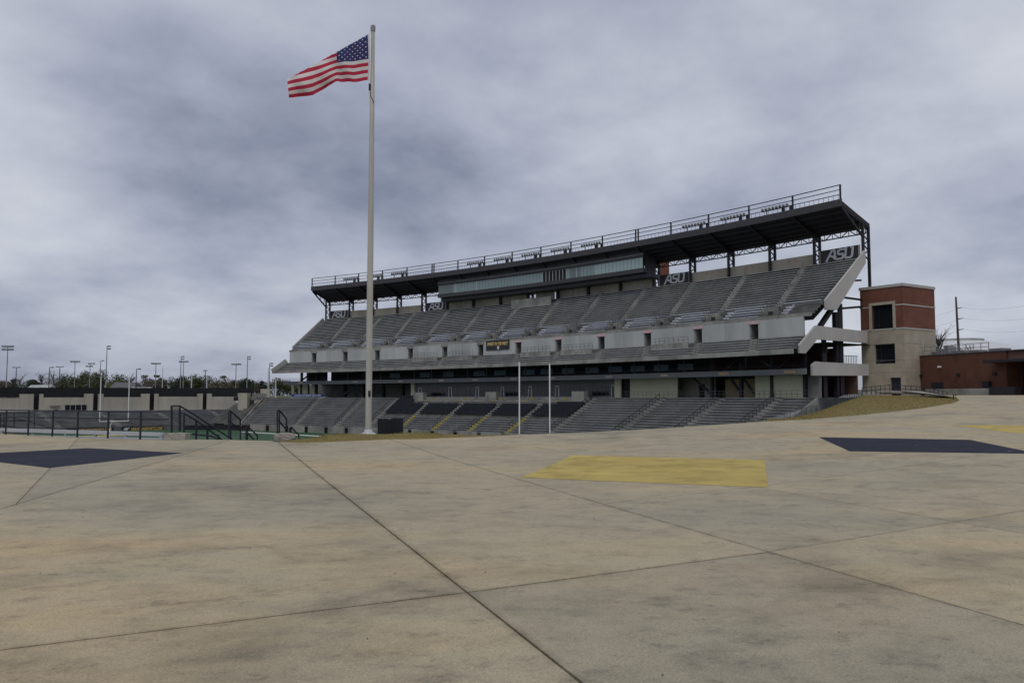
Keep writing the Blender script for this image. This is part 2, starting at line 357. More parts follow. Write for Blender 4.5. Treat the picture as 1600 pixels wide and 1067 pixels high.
# ================================================================== PLAZA
edge_px = [(-260, 664), (-120, 672), (0, 677), (44, 680), (120, 683), (219, 686.5), (262, 688), (300, 686.5), (360, 687), (425, 688.5)]
grass_front = [(428, 690), (470, 692), (520, 690), (570, 688), (605, 686.2), (650, 686), (700, 684), (760, 681.5), (820, 678.8), (900, 675.8), (1000, 671.2), (1100, 664.8), (1200, 658), (1262, 655.2)]
bank_front = [(1350, 648), (1440, 638), (1490, 629.5)]
edge = [G(*p) for p in edge_px+grass_front+bank_front]
tip = [P(1499, 626, 62), P(1494, 623.5, 70), P(1440, 619.6, 92), P(1345, 617.6, 106)]
for q in tip: q.z = H(q.x)
outline = [Vector(p) for p in edge]+tip+[Vector((122, 46, 0)), Vector((150, 48, 0)), Vector((150, -45, 0)), Vector((-45, -45, 0)), Vector((-45, 60, 0))]
plaza = MB().poly([(p.x, p.y, H(p.x)-.045) for p in outline]).build('plaza_pavement', M_JOINT); struct(plaza)
bm = bmesh.new(); bm.from_mesh(plaza.data)
for x in (10, 15, 20, 83.3): bmesh.ops.bisect_plane(bm, geom=bm.verts[:]+bm.edges[:]+bm.faces[:], plane_co=(x, 0, 0), plane_no=(1, 0, 0))
for v in bm.verts: v.co.z = H(v.co.x)-.045
bm.to_mesh(plaza.data); bm.free()
def half(poly, a, b, sgn):
    "clip a 2-D polygon to one side of line a-b"
    n = Vector((-(b-a).y, (b-a).x)).normalized()*sgn; out = []
    for p, q in zip(poly, poly[1:]+poly[:1]):
        dp, dq = (p-a).dot(n), (q-a).dot(n)
        if dp >= 0: out.append(p)
        if (dp > 0 > dq) or (dp < 0 < dq): out.append(p+(q-p)*(dp/(dp-dq)))
    return out
def area2(p): return sum(a.x*b.y-b.x*a.y for a, b in zip(p, p[1:]+p[:1]))/2
def bis(bmx, a, b):
    d = (b-a); bmesh.ops.bisect_plane(bmx, geom=bmx.verts[:]+bmx.edges[:]+bmx.faces[:], plane_co=(a.x, a.y, 0), plane_no=(-d.y, d.x, 0))
g2 = lambda p: G(*p).to_2d()
LR0 = (g2((350, 690)), g2((0, 795))); LR1 = (g2((440, 695)), g2((910, 1067))); LR2 = (g2((620, 690)), g2((1600, 976)))
def side(l, p): return (l[1]-l[0]).x*(p-l[0]).y-(l[1]-l[0]).y*(p-l[0]).x
bm = bmesh.new(); vs_ = [bm.verts.new((p.x, p.y, 0)) for p in outline]; bm.faces.new(vs_)
for l in (LR0, LR1, LR2): bis(bm, *l)
faces = [[v.co.to_2d() for v in f.verts] for f in bm.faces]; bm.free()
refs = {'L': side(LR0, g2((60, 720))), 'R2': side(LR2, g2((1400, 800))), 'R1': side(LR1, g2((900, 850)))}
def cut(polys, l):
    out = []
    for p in polys:
        b_ = bmesh.new(); b_.faces.new([b_.verts.new((*q, 0)) for q in p]); bis(b_, *l)
        out += [[v.co.to_2d() for v in f.verts] for f in b_.faces]; b_.free()
    return out
JL = [(g2((0, 1015)), g2((730, 925))), (g2((730, 925)), g2((1190, 863.5))), (g2((1190, 863.5)), g2((1600, 797)))]
JR3 = (g2((1100, 747)), g2((1600, 833))); J2 = (g2((950, 786)), g2((1440, 725))); JL0 = (g2((120, 687)), g2((109, 699)))
slabs = []
for f in faces:
    c = sum(f, Vector((0, 0)))/len(f)
    # a representative inner point of the (concave) outline part
    if side(LR2, c)*refs['R2'] > 0: ps = cut(cut(cut([f], JL[2]), JR3), J2)
    elif side(LR1, c)*refs['R1'] > 0: ps = cut([f], JL[1])
    elif side(LR0, c)*refs['L'] > 0: ps = cut([f], JL0)
    else: ps = cut([f], JL[0])
    wd_ = (.007, .35) if (side(LR2, c)*refs['R2'] > 0 or side(LR0, c)*refs['L'] > 0) else (.012, .85)
    slabs += [(q, *wd_) for q in ps]
for p, GAP, DIRT in slabs:
    if area2(p) < 0: p = p[::-1]
    if abs(area2(p)) < .05: continue
    b_ = bmesh.new(); fc = b_.faces.new([b_.verts.new((*q, 0)) for q in p])
    bmesh.ops.dissolve_degenerate(b_, dist=1e-4, edges=b_.edges[:])
    r_ = bmesh.ops.inset_region(b_, faces=b_.faces[:], thickness=GAP, use_even_offset=True, use_boundary=True)
    inner = [f for f in b_.faces if f not in r_['faces']]
    bmesh.ops.delete(b_, geom=r_['faces'], context='FACES')
    lay = b_.verts.layers.float.new('joint_dirt'); out_v = [v for v in b_.verts]
    for v in out_v: v[lay] = 1.
    bmesh.ops.inset_region(b_, faces=b_.faces[:], thickness=.07, use_even_offset=True, use_boundary=True, use_interpolate=False)
    ov = set(v for e_ in b_.edges if e_.is_boundary for v in e_.verts)
    for v in b_.verts: v[lay] = DIRT if v in ov else 0.
    for x in (10, 15, 20, 83.3): bmesh.ops.bisect_plane(b_, geom=b_.verts[:]+b_.edges[:]+b_.faces[:], plane_co=(x, 0, 0), plane_no=(1, 0, 0))
    bmesh.ops.triangulate(b_, faces=b_.faces[:])
    for v in b_.verts: v.co.z = H(v.co.x)
    ed = [e_ for e_ in b_.edges if e_.is_boundary]
    ex = bmesh.ops.extrude_edge_only(b_, edges=ed)
    for v in ex['geom']:
        if isinstance(v, bmesh.types.BMVert): v.co.z -= .042
    bmesh.ops.recalc_face_normals(b_, faces=b_.faces[:])
    me = bpy.data.meshes.new('concrete_slab'); b_.to_mesh(me); b_.free(); me.materials.append(M_PLAZA)
    inst('concrete_slab', me, plaza, (0, 0, 0))
def paint(pix, m, label):
    pts = [G(*p) for p in pix]; b_ = bmesh.new(); b_.faces.new([b_.verts.new((p.x, p.y, 0)) for p in pts])
    for x in (10, 15, 20, 83.3): bmesh.ops.bisect_plane(b_, geom=b_.verts[:]+b_.edges[:]+b_.faces[:], plane_co=(x, 0, 0), plane_no=(1, 0, 0))
    for v in b_.verts: v.co.z = H(v.co.x)+.004
    bmesh.ops.recalc_face_normals(b_, faces=b_.faces[:])
    if sum(f.normal.z for f in b_.faces) < 0: bmesh.ops.reverse_faces(b_, faces=b_.faces[:])
    me = bpy.data.meshes.new('painted_marking'); b_.to_mesh(me); b_.free(); me.materials.append(m)
    o = inst('painted_marking', me, plaza, (0, 0, 0)); o['label'] = label
paint([(-90, 712), (135, 700), (287, 707.5), (77, 731)], M_NAVY, 'navy painted diamond on the left of the plaza')
paint([(812.5, 746), (895, 711), (1195, 718.5), (1200, 761.5)], M_YEL, 'large yellow painted four-sided marking on the plaza')
paint([(1279, 683), (1515, 687), (1625, 709), (1328, 705)], M_NAVY, 'navy painted four-sided marking on the right of the plaza')
paint([(1488, 664), (1625, 664.6), (1650, 677.5), (1580, 676)], M_YEL, 'small yellow painted marking at the right edge of the plaza')

db_ = MB()
for _ in range(26):
    px, py = random.uniform(0, 1600), 700+random.random()**1.5*360; q = G(px, py); a = random.uniform(0, 6.28); w = random.uniform(.006, .016); u_ = Vector((math.cos(a), math.sin(a), 0)); v_ = Vector((-math.sin(a), math.cos(a), 0))
    db_.poly([q-u_*w+Vector((0, 0, .006)), q+v_*w*.5+Vector((0, 0, .015)), q+u_*w+Vector((0, 0, .008)), q-v_*w*.5+Vector((0, 0, .006))])
tag(db_.build('leaf_litter', M_BARK, kind='stuff'), 'few tiny dark leaves and specks scattered over the plaza', 'litter')

# ------------------------------------------------------------------ terrain, field, banks
def terr_z(x, y):
    t = min(1, max(0, (x*.6+y-120)/60)); return (H(x)-.35)*(1-t)+(-.35)*t if x < 150 else .6
gx = [-3000, -1200, -500, -200, -100]+list(range(-50, 171, 5))+[220, 400, 900, 3000]
gy = [-3000, -1200, -500, -200, -100]+list(range(-50, 261, 5))+[320, 500, 1000, 3000]
tb = MB(); ntx = len(gx)
for y in gy:
    for x in gx: tb.v.append((x, y, terr_z(x, y)))
BOWL = [Vector((p.x, p.y)) for p in edge+tip]+[Vector(q) for q in ((128, 48), (138, 120), (130, 228), (-20, 228), (-20, 70))]
def in_bowl(x, y):
    c = False
    for p, q in zip(BOWL, BOWL[1:]+BOWL[:1]):
        if (p.y > y) != (q.y > y) and x < (q.x-p.x)*(y-p.y)/(q.y-p.y)+p.x: c = not c
    return c
for j in range(len(gy)-1):
    for i in range(ntx-1):
        if not any(in_bowl(gx[i]+(gx[i+1]-gx[i])*a_, gy[j]+(gy[j+1]-gy[j])*b_) for a_ in (0, .5, 1) for b_ in (0, .5, 1)): tb.f.append((j*ntx+i, j*ntx+i+1, (j+1)*ntx+i+1, (j+1)*ntx+i))
struct(tb.build('terrain', M_TERR))
field = struct(MB().quad((5, 20, FIELD), (112, 20, FIELD), (112, 212, FIELD), (5, 212, FIELD)).build('playing_field', M_TURF))
lb = MB(); zf = FIELD+.008; FX0, FX1, FY0, FY1 = 48.4, 97.2, 66., 175.6
for y in [FY0, FY0+9.14]+[FY0+9.14+4.572*i for i in range(1, 20)]+[FY1-9.14, FY1]: lb.quad((FX0, y-.08, zf), (FX1, y-.08, zf), (FX1, y+.08, zf), (FX0, y+.08, zf))
for x in (FX0-.9, FX1+.9): lb.quad((x-.9, FY0-2, zf), (x+.9, FY0-2, zf), (x+.9, FY1+2, zf), (x-.9, FY1+2, zf))
lb.build('field_line', M_LINE, field)
MB().quad((58, FY1+1, zf), (86, FY1+1, zf), (86, FY1+8, zf), (58, FY1+8, zf)).build('end_zone_paint', M_SAFE, field)
# slope under the plaza edge down to the field, and the near corner seating hidden below it
eb = MB(); ee = [Vector(p) for p in edge]
cxy = Vector((72, 110))
for a, b in zip(ee, ee[1:]):
    def lower(p): d = (cxy-p.to_2d()).normalized(); return Vector((p.x+d.x*11, p.y+d.y*11, FIELD-.1))
    eb.quad((a.x, a.y, a.z-.05), (b.x, b.y, b.z-.05), lower(b), lower(a))
struct(eb.build('embankment', M_CONCD))

# ------------------------------------------------------------------ dry grass along the edge and on the bank
def bezier_blades(mb, pts, h0, h1, w, lean=.5):
    for p in pts:
        a = random.uniform(0, 6.283); h = random.uniform(h0, h1); l = h*lean*random.uniform(.2, 1)
        dx, dy = math.cos(a), math.sin(a); wx, wy = -dy*w/2, dx*w/2
        n = len(mb.v); mb.v += [(p.x-wx, p.y-wy, p.z-.01), (p.x+wx, p.y+wy, p.z-.01), (p.x+dx*l, p.y+dy*l, p.z+h)]; mb.f.append((n, n+1, n+2))
gstrip = MB(); gbl = MB(); gf = [G(*p) for p in grass_front]; nrm = []
for i, p in enumerate(gf):
    d = (gf[min(i+1, len(gf)-1)]-gf[max(i-1, 0)]); n = Vector((-d.y, d.x, 0)).normalized()
    if n.dot(Vector((cxy.x, cxy.y, 0))-p) < 0: n = -n
    nrm.append(n)
wid = [1.6, 2.6, 3.0, 3.0, 2.8, 2.4, 1.6, .9, .6, .5, .4, .4, .5, .9]
hum = [.05, .16, .20, .20, .14, .22, .13, .05, .02, .0, .0, .0, .0, .0]
rows = [[gf[i]+nrm[i]*(wid[i]*t)+Vector((0, 0, -.03+hum[i]*math.sin(t*math.pi*.8)+(-.5*max(0, t-.6)))) for t in (0, .2, .4, .6, .8, 1.)] for i in range(len(gf))]
for a, b in zip(rows, rows[1:]):
    for k in range(5): gstrip.quad(a[k], b[k], b[k+1], a[k+1])
struct(gstrip.build('grass_verge', M_GRASSG))
for i in range(len(rows)-1):
    L = (gf[i+1]-gf[i]).length; n = int(L*(430 if i < 6 else 150)*max(.5, wid[i]/2))
    for _ in range(n):
        s, t = random.random(), random.random()**.8; k = min(4, int(t*5)); q = t*5-k
        pa = rows[i][k].lerp(rows[i][k+1], q); pb = rows[i+1][k].lerp(rows[i+1][k+1], q); gbl_p = pa.lerp(pb, s)
        bezier_blades(gbl, [gbl_p], .02, .09 if i < 7 else .06, .014)
gv = gbl.build('verge_grass_blades', M_GRASSB, kind='stuff'); tag(gv, 'dry tan and green grass tufts along the plaza edge by the flagpole', 'grass')
# bank: from the curved plaza edge up to the rail at the end of the lower stand
bf = [G(*p) for p in [(1200, 658), (1262, 655.2), (1305, 652), (1350, 648), (1400, 643), (1440, 638), (1470, 633), (1490, 629.5)]]+[tip[0], tip[1]]
bb = [P(1195, 657, 60), P(1235, 653.5, 84), P(1275, 644, 96), P(1310, 631, 104), P(1345, 619, 106), P(1390, 617.9, 100), P(1425, 618.6, 95), P(1455, 620.6, 88), P(1480, 622.3, 78), tip[1]]
bank = MB(); brow = []
for a, b in zip(bf, bb):
    r_ = []
    for t in np.linspace(0, 1, 9): q = a.lerp(b, t); q.z += -.03+.08*math.sin(math.pi*t)*(1 if t < .9 else .5); r_.append(q)
    brow.append(r_)
for a, b in zip(brow, brow[1:]):
    for k in range(8): bank.quad(a[k], b[k], b[k+1], a[k+1])
struct(bank.build('grass_bank', M_GRASSG, smooth=True))
gbl = MB()
for i in range(len(brow)-1):
    for k in range(8):
        ar = ((brow[i+1][k]-brow[i][k]).cross(brow[i][k+1]-brow[i][k])).length
        for _ in range(int(min(ar*22, 2600))):
            s, t = random.random(), random.random(); q = brow[i][k].lerp(brow[i][k+1], t).lerp(brow[i+1][k].lerp(brow[i+1][k+1], t), s)
            bezier_blades(gbl, [q], .03, .10, .035)
gv = gbl.build('bank_grass_blades', M_GRASSB, kind='stuff'); tag(gv, 'tan dormant grass covering the bank beside the near end of the stand', 'grass')

# ================================================================== GRANDSTAND
US = [i*.5 for i in range(35)]
gs = thing('grandstand', S(0, 8.5, 0), 'large two-tier concrete grandstand with dark roof, press box and bleachers', 'grandstand')
N3 = 20; D3a, Z3a, D3b, Z3b = -7.3, 11.9, 5.1, 21.0
N2 = 5; D2a, Z2a, D2b, Z2b = -11.6, 6.75, -7.7, 8.85
UK = [1.09+1.335*k for k in range(12)]
def steps(da, za, db, zb, n):
    pr = [(da, za)]
    for i in range(n):
        d = da+(db-da)*(i+1)/n; z = za+(zb-za)*(i+1)/n; pr += [(d, pr[-1][1]), (d, z)]
    return pr
# upper deck
deck3 = MB().strip(US, steps(D3a, Z3a, D3b, Z3b, N3)+[(6.0, Z3b)]).build('upper_seating_deck', M_CONCD, gs)
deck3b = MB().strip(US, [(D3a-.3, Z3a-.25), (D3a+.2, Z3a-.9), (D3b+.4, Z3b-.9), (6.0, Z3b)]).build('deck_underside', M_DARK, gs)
MB().sbox(D3a-.35, D3a-.05, 0, 17, Z3a-.35, Z3a+.18, 34).build('deck_edge_beam', M_CONC, gs)
bench_old = unit_box('bench', -.14, .14, .33, .43, M_ALU, [(.16, .19, .0, .12)]); bench_new = unit_box('bench', -.15, .15, .31, .44, M_ALUB, [(.17, .20, .02, .18)])
def ua3(k, row): return UK[k]+.36*(1-row/N3)
def place_bench(me, parent, d, z, u0, u1):
    a, b = S(d, u0, z), S(d, u1, z); m = (a+b)/2; v = b-a
    inst('bench', me, parent, m, math.atan2(v.y, v.x), (v.length, 1, 1))
tr3 = (D3b-D3a)/N3; ri3 = (Z3b-Z3a)/N3
for i in range(N3):
    d = D3a+tr3*(i+.62); z = Z3a+ri3*i
    for k in range(13):
        if i >= 4: a = .06 if k == 0 else ua3(k-1, i)+.085; b = 16.93 if k == 12 else ua3(k, i)-.085
        else: a = .10 if k == 0 else UK[k-1]+.66; b = 16.4 if k == 12 else UK[k]+.04
        if k == 6 and i >= N3-3: b -= 0
        place_bench(bench_old if i >= 5 else bench_new, deck3, d, z, a, b)
for k in range(12):
    st = MB()
    for i in range(4, N3):
        for h_ in (0, 1):
            u = ua3(k, i); d = D3a+tr3*(i+h_*.5); z = Z3a+ri3*(i+h_*.5)
            st.sbox(d, d+tr3*.5+.0, u-.065, u+.065, z-.1, z+ri3*.5*(1-h_)+.02+.1*h_, 1)
    st.build('aisle_steps', M_CONC, gs)
    rl = MB(); p0 = S(D3a+tr3*4, ua3(k, 4)-.03, Z3a+ri3*4); 
    for i in range(4, N3+1, 2):
        p = S(D3a+tr3*i, ua3(k, i)-.02, Z3a+ri3*i); rl.tube([p, p+Vector((0, 0, .9))], .025)
    rl.build('aisle_rail', M_RAILG, gs)
    # stair block with its opening at the foot of the aisle
    u = UK[k]+.30; zt = Z3a+ri3*3.0
    bl = MB().sbox(D3a-.05, D3a+tr3*3, u-.13, u-.10, Z3a, zt+.2).sbox(D3a-.05, D3a+tr3*3, u+.10, u+.13, Z3a, zt+.2).sbox(D3a+tr3*1.6, D3a+tr3*3.2, u-.13, u+.13, zt-.35, zt+.2, 1)
    bl.build('portal_hood', M_CONC, gs)
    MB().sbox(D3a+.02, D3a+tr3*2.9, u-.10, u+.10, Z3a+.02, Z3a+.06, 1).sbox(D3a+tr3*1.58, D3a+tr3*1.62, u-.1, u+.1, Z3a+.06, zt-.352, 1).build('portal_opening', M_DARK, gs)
    pr = MB(); zz0 = zt+.2
    for uu in (u-.17, u-.08, u+.01, u+.10, u+.19): q = S(D3a+tr3*2.4, uu, zz0); pr.tube([q-Vector((0, 0, .3)), q+Vector((0, 0, .95))], .025)
    for hh in (.45, .95): pr.tube([S(D3a+tr3*2.4, u-.17, zz0+hh), S(D3a+tr3*2.4, u+.19, zz0+hh)], .025); pr.tube([S(D3a+tr3*2.4, u+.19, zz0+hh), S(D3a, u+.26, Z3a+hh+.2)], .025); pr.tube([S(D3a+tr3*2.4, u-.17, zz0+hh), S(D3a, u-.24, Z3a+hh+.2)], .025)
    pr.build('portal_railing', M_RAILG, gs)
    s2 = MB()
    for i in range(4): s2.sbox(D3a+tr3*i, D3a+tr3*(i+1), u+.21, u+.35, Z3a+ri3*i-.1, Z3a+ri3*i+.2, 1)
    s2.build('lower_steps', M_ALUB, gs)
# edge rail of the upper deck
er = MB()
for i in range(86): u = .1+i*.196; q = S(D3a-.1, u, Z3a+.15); er.tube([q, q+Vector((0, 0, .55))], .02)
for hh in (.4, .7): er.tube([S(D3a-.1, u, Z3a+hh) for u in np.linspace(.1, 16.8, 35)], .02)
er.build('deck_edge_rail', M_RAILG, gs)
# wall between the tiers, panel by panel with portals
wz0, wz1 = Z2b-.15, Z3a-.35
ub = [.02]+[x for k in range(12) for x in (UK[k]-.095, UK[k]+.095)]+[16.85]
for i in range(0, len(ub), 2):
    a, b = ub[i], ub[i+1]; n = 1 if b-a < 1 else 2
    for j in range(n):
        p, q = a+(b-a)*j/n, a+(b-a)*(j+1)/n
        MB().sbox(-7.66, -7.36, p+.003, q-.003, wz0, wz1, 1).build('wall_panel', M_WALLW, gs)
for k in range(12):
    MB().sbox(-7.36, -4.5, UK[k]-.10, UK[k]-.085, wz0, wz1).sbox(-7.36, -4.5, UK[k]+.085, UK[k]+.10, wz0, wz1).sbox(-4.6, -4.5, UK[k]-.1, UK[k]+.1, wz0, wz1, 1).build('portal_passage', M_CONC, gs)
    MB().sbox(-7.75, -7.37, UK[k]-.13, UK[k]+.13, wz1-.5, wz1+.02, 1).build('portal_sign', M_RED if k > 5 else M_CONC, gs)
# middle deck
SK2 = .33
US2 = [-.17]+US
deck2 = MB().strip(US2, steps(D2a, Z2a, D2b, Z2b, N2)).build('middle_seating_deck', M_CONCD, gs)
MB().sbox(-12.0, -11.62, -.17, 17, 6.05, 6.78, 34).build('deck_edge_beam', M_CONC, gs)
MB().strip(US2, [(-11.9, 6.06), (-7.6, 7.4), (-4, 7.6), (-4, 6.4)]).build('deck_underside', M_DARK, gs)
tr2 = (D2b-D2a)/N2; ri2 = (Z2b-Z2a)/N2
def ua2(k, i): return UK[k]+SK2*(1-i/N2)
bench_t2 = unit_box('bench', -.15, .15, .26, .36, M_ALU, [(.17, .20, .0, .1)])
box_sections = {4: 2, 5: 0, 7: 2, 8: 2, 10: 2}
for i in range(N2):
    for k in range(13):
        if k in (4, 5, 7, 8, 10) and i >= 3: continue
        a = -.12 if k == 0 else ua2(k-1, i)+.09; b = 16.9 if k == 12 else ua2(k, i)-.09
        place_bench(bench_t2, deck2, D2a+tr2*(i+.6), Z2a+ri2*i, a, b)
for k in range(12):
    st = MB()
    for i in range(N2): st.sbox(D2a+tr2*i, D2a+tr2*(i+1), ua2(k, i)-.07, ua2(k, i)+.07, Z2a+ri2*i-.1, Z2a+ri2*i+.2, 1)
    st.build('aisle_steps', M_CONC, gs)
for k in (4, 5, 7, 8, 10):      # concrete box fronts with rails in front of the wall
    a, b = ua2(k-1, 3)+.12, ua2(k, 3)-.22
    pf = MB(); n = 6
    for j in range(n): pf.sbox(D2a+tr2*3-.05, D2a+tr2*3+.1, a+(b-a)*j/n+.004, a+(b-a)*(j+1)/n-.004, Z2a+ri2*3-.1, Z2b+.05, 1)
    pf.build('box_parapet', M_CONC, gs)
    rl = MB()
    for j in range(9): q = S(D2a+tr2*3, a+(b-a)*j/8, Z2b); rl.tube([q, q+Vector((0, 0, .95))], .025)
    for hh in (.5, .95): rl.tube([S(D2a+tr2*3, a, Z2b+hh), S(D2a+tr2*3, b, Z2b+hh)], .025)
    rl.build('box_railing', M_RAILG, gs)
# club level
MB().sbox(-9.1, -8.85, -.05, 17.0, 3.25, 4.08, 36).build('club_fascia', M_CLUBF, gs)
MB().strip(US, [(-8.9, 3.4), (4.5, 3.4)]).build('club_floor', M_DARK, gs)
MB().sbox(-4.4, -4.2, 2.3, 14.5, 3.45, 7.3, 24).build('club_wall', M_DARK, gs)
MB().sbox(-4.4, -4.2, .45, 1.25, 3.45, 7.3, 1).sbox(-4.4, -4.2, 1.42, 2.3, 3.45, 7.3, 1).build('club_wall', M_DARK, gs)
M_BRN = mat('brown_backing', (.10, .06, .045), .9, .2, .8)
MB().sbox(4.6, 4.9, 13.2, 16.5, 3.45, 7.6, 4).build('club_rear_wall', M_BRN, gs)
MB().sbox(2.6, 2.8, 15.0, 17.02, 0, 3.4, 3).build('rear_wall', M_BRN, gs)
for q in (15.5, 16.1, 16.6): MB().sbox(1.6, 1.9, q, q+.16, 0, 2.6, 1).build('rear_doorway', M_DARK, gs)
for j in range(9): q = [.7, 3.05, 4.9, 6.5, 7.75, 9.1, 10.4, 12.15, 13.7][j]; MB().sbox(-9.16, -9.12, q-.1, q+.1, 3.5, 3.85, 1).build('section_sign', M_PRE, gs)
for q in (15.2, 16.67): MB().sbox(-9.16, -9.12, q-.12, q+.12, 3.45, 3.85, 1).build('section_sign', M_ORANGE, gs)
cw = [3.9, 5.1, 6.0, 7.15, 7.9, 8.9, 9.5, 10.2, 10.95, 11.65, 12.3, 12.95, 13.6]
for q in cw: MB().sbox(-4.5, -4.42, q-.02, q+.38, 4.6, 5.7, 1).build('club_window', M_GLASSB, gs)
for q in np.arange(2.4, 14.6, .68): MB().sbox(-6.6, -6.45, q-.012, q+.012, 3.45, 6.9, 1).build('club_post', M_RAILG, gs)
rl = MB()
for hh in (4.45, 4.7): rl.tube([S(-8.9, u, hh) for u in np.linspace(.1, 16.9, 35)], .02)
rl.build('club_rail', M_RAILB, gs)
for q in (.35, 1.0, 14.6, 15.3, 16.0, 16.7):
    MB().sbox(-6.2, -5.7, q-.03, q+.03, -.2, 7.3, 1).build('lower_column', M_STEEL, gs)
for q in (.0, 1.6, 2.4, 3.2, 4.0, 14.1, 14.9, 15.5, 16.9):
    MB().sbox(-1.2, -.6, q-.035, q+.035, -.2, 12.5, 1).build('lower_column', M_STEEL, gs)
for a, b in ((2.0, 2.9), (3.0, 2.4), (14.6, 14.1), (15.3, 15.0), (15.6, 15.3)):
    MB().tube([S(-5.8, a, .3), S(-5.8, b, 3.3)], .16).build('brace', M_STEEL, gs)
for a, b in ((.3, .9), (1.4, .9), (14.9, 15.4), (16.0, 15.5), (16.1, 16.6)):
    MB().tube([S(-5.8, a, 4.2), S(-5.8, b, 6.9)], .14).build('brace', M_STEEL, gs)
# concourse level
MB().strip([-1.2]+US+[17.6], [(-8.2, -.02), (8, -.02)]).build('concourse_floor', M_CONC, gs)
for a, b in ((.22, .62), (.78, .92), (12.42, 13.72), (15.62, 16.72)): MB().sbox(-6.0, -5.8, a, b, 0, 3.3, 2).build('cream_wall', M_CREAM, gs)
for a, b in ((-.02, .08), (4.98, 5.12), (12.02, 12.2)): MB().sbox(-6.5, -6.1, a, b, 0, 3.3, 1).build('cream_column', M_CREAM, gs)
MB().sbox(-5.7, -5.6, 16.72, 17.0, 0, 3.3, 1).build('side_wall', M_CONC, gs)
MB().sbox(4.0, 4.3, -1.0, 12.4, 0, 3.4, 14).build('rear_wall', M_CONC, gs)
MB().sbox(-2.6, -2.4, 12.9, 14.35, 0, 3.4, 3).build('rear_wall', M_PRE, gs)  # set forward and paler, like the tan stretch below, in place of light
MB().sbox(4.0, 4.3, 12.4, 15.1, 0, 3.4, 3).build('rear_wall', M_CONC, gs)
MB().sbox(-1.6, -1.4, 14.5, 15.3, 0, 3.0, 1).build('rear_wall', mat('tan_stone', (.46, .36, .22), .9, .1, 1.), gs)
MB().sbox(-2.75, -2.62, 13.95, 14.08, 0, 2.2, 1).build('rear_doorway', M_DARK, gs)
MB().sbox(-5.98, -5.8, 5.12, 12.02, 0, 3.3, 14).build('club_entrance_wall', M_CLUBF, gs)
wd = [(5.4, 6.35), (6.55, 7.35), (7.55, 8.25), (8.45, 9.2), (9.4, 10.1), (10.3, 11.05), (11.2, 11.85)]
for a, b in wd:
    fr = MB(); n = 5; z0, z1 = .35, 2.15
    for j in range(n+1): u = a+(b-a)*j/n; fr.sbox(-6.06, -5.98, u-.004, u+.004, z0, z1, 1)
    for z in (z0, .95, z1): fr.sbox(-6.055, -5.985, a, b, z-.03, z+.03, 1)
    w = fr.build('window', M_RAILG, gs)
    for j in range(n):
        p, q = a+(b-a)*j/n+.006, a+(b-a)*(j+1)/n-.006
        MB().sbox(-6.02, -5.99, p, q, z0, z1, 1).build('pane', M_GLASSD, w)
for q in (5.28, 6.45, 7.45, 8.35, 9.3, 10.2, 11.93):
    d_ = MB().sbox(-6.08, -5.98, q-.055, q-.043, 0, 2.15, 1).sbox(-6.08, -5.98, q+.043, q+.055, 0, 2.15, 1).sbox(-6.08, -5.98, q-.055, q+.055, 2.15, 2.25, 1).build('door', M_WHITE, gs)
    MB().sbox(-6.03, -5.99, q-.042, q+.042, 0, 2.14, 1).build('door_glass', M_GLASSD, d_)
MB().sbox(-5.9, -5.5, 12.22, 12.40, 0, 3.3, 1).build('dark_doorway', M_DARK, gs)
rl = MB()
for a, b in ((12.4, 16.95),):
    for j in range(40): u = a+(b-a)*j/39; q = S(-8.0, u, 0); rl.tube([q, q+Vector((0, 0, 1.0))], .022)
    for hh in (.5, 1.0): rl.tube([S(-8.0, u, hh) for u in np.linspace(a, b, 12)], .025)
rl.build('concourse_rail', M_RAILG, gs)
# rear wall of the upper deck, bay by bay, and truss columns
for b in range(17):
    z1 = 22.85
    if b in (0, 4, 12, 16): continue
    if b == 8: MB().sbox(5.62, 5.85, b+.22, b+.84, Z3b-.1, z1, 1).build('rear_panel', M_PRE, gs); continue
    MB().sbox(5.62, 5.85, b+.005, b+.995, Z3b-.1, z1, 1).build('rear_panel', M_PRE, gs)
    for dx in (.0, .09): MB().sbox(5.57, 5.61, b+.42+dx*1.6-.03, b+.42+dx*1.6+.02, z1-.75, z1-.45, 1).build('section_number', M_ORANGE if b > 11 or b < 5 else M_CREAM, gs)
for b in range(18):
    zc = 26.2; f_ = MB(); f_.sbox(5.15, 5.45, b-.022, b+.022, Z3b-.4, zc, 1); f_.sbox(6.6, 6.9, b-.022, b+.022, 12 if b == 17 else Z3b-2, zc-.3, 1)
    n = 7
    for j in range(n): 
        za, zb = Z3b-.2+(zc-Z3b)*j/n, Z3b-.2+(zc-Z3b)*(j+1)/n
        f_.tube([S(5.45 if j % 2 else 6.6, b, za), S(6.6 if j % 2 else 5.45, b, zb)], .07)
    f_.build('truss_column', M_STEEL, gs)
# rear truss between the columns
for b in range(17):
    if 5 <= b < 12: continue
    t_ = MB(); zb_, zt_ = 24.75, 25.75
    t_.sbox(5.9, 6.1, b, b+1, zb_, zb_+.16, 1); t_.sbox(5.9, 6.1, b, b+1, zt_, zt_+.2, 1)
    for j in range(6):
        u = b+j/6
        t_.tube([S(6, u, zb_ if j % 2 else zt_), S(6, u+1/6, zt_ if j % 2 else zb_)], .06); t_.tube([S(6, u+1/6, zb_), S(6, u+1/6, zt_)], .045)
    t_.build('rear_truss', M_STEEL, gs)
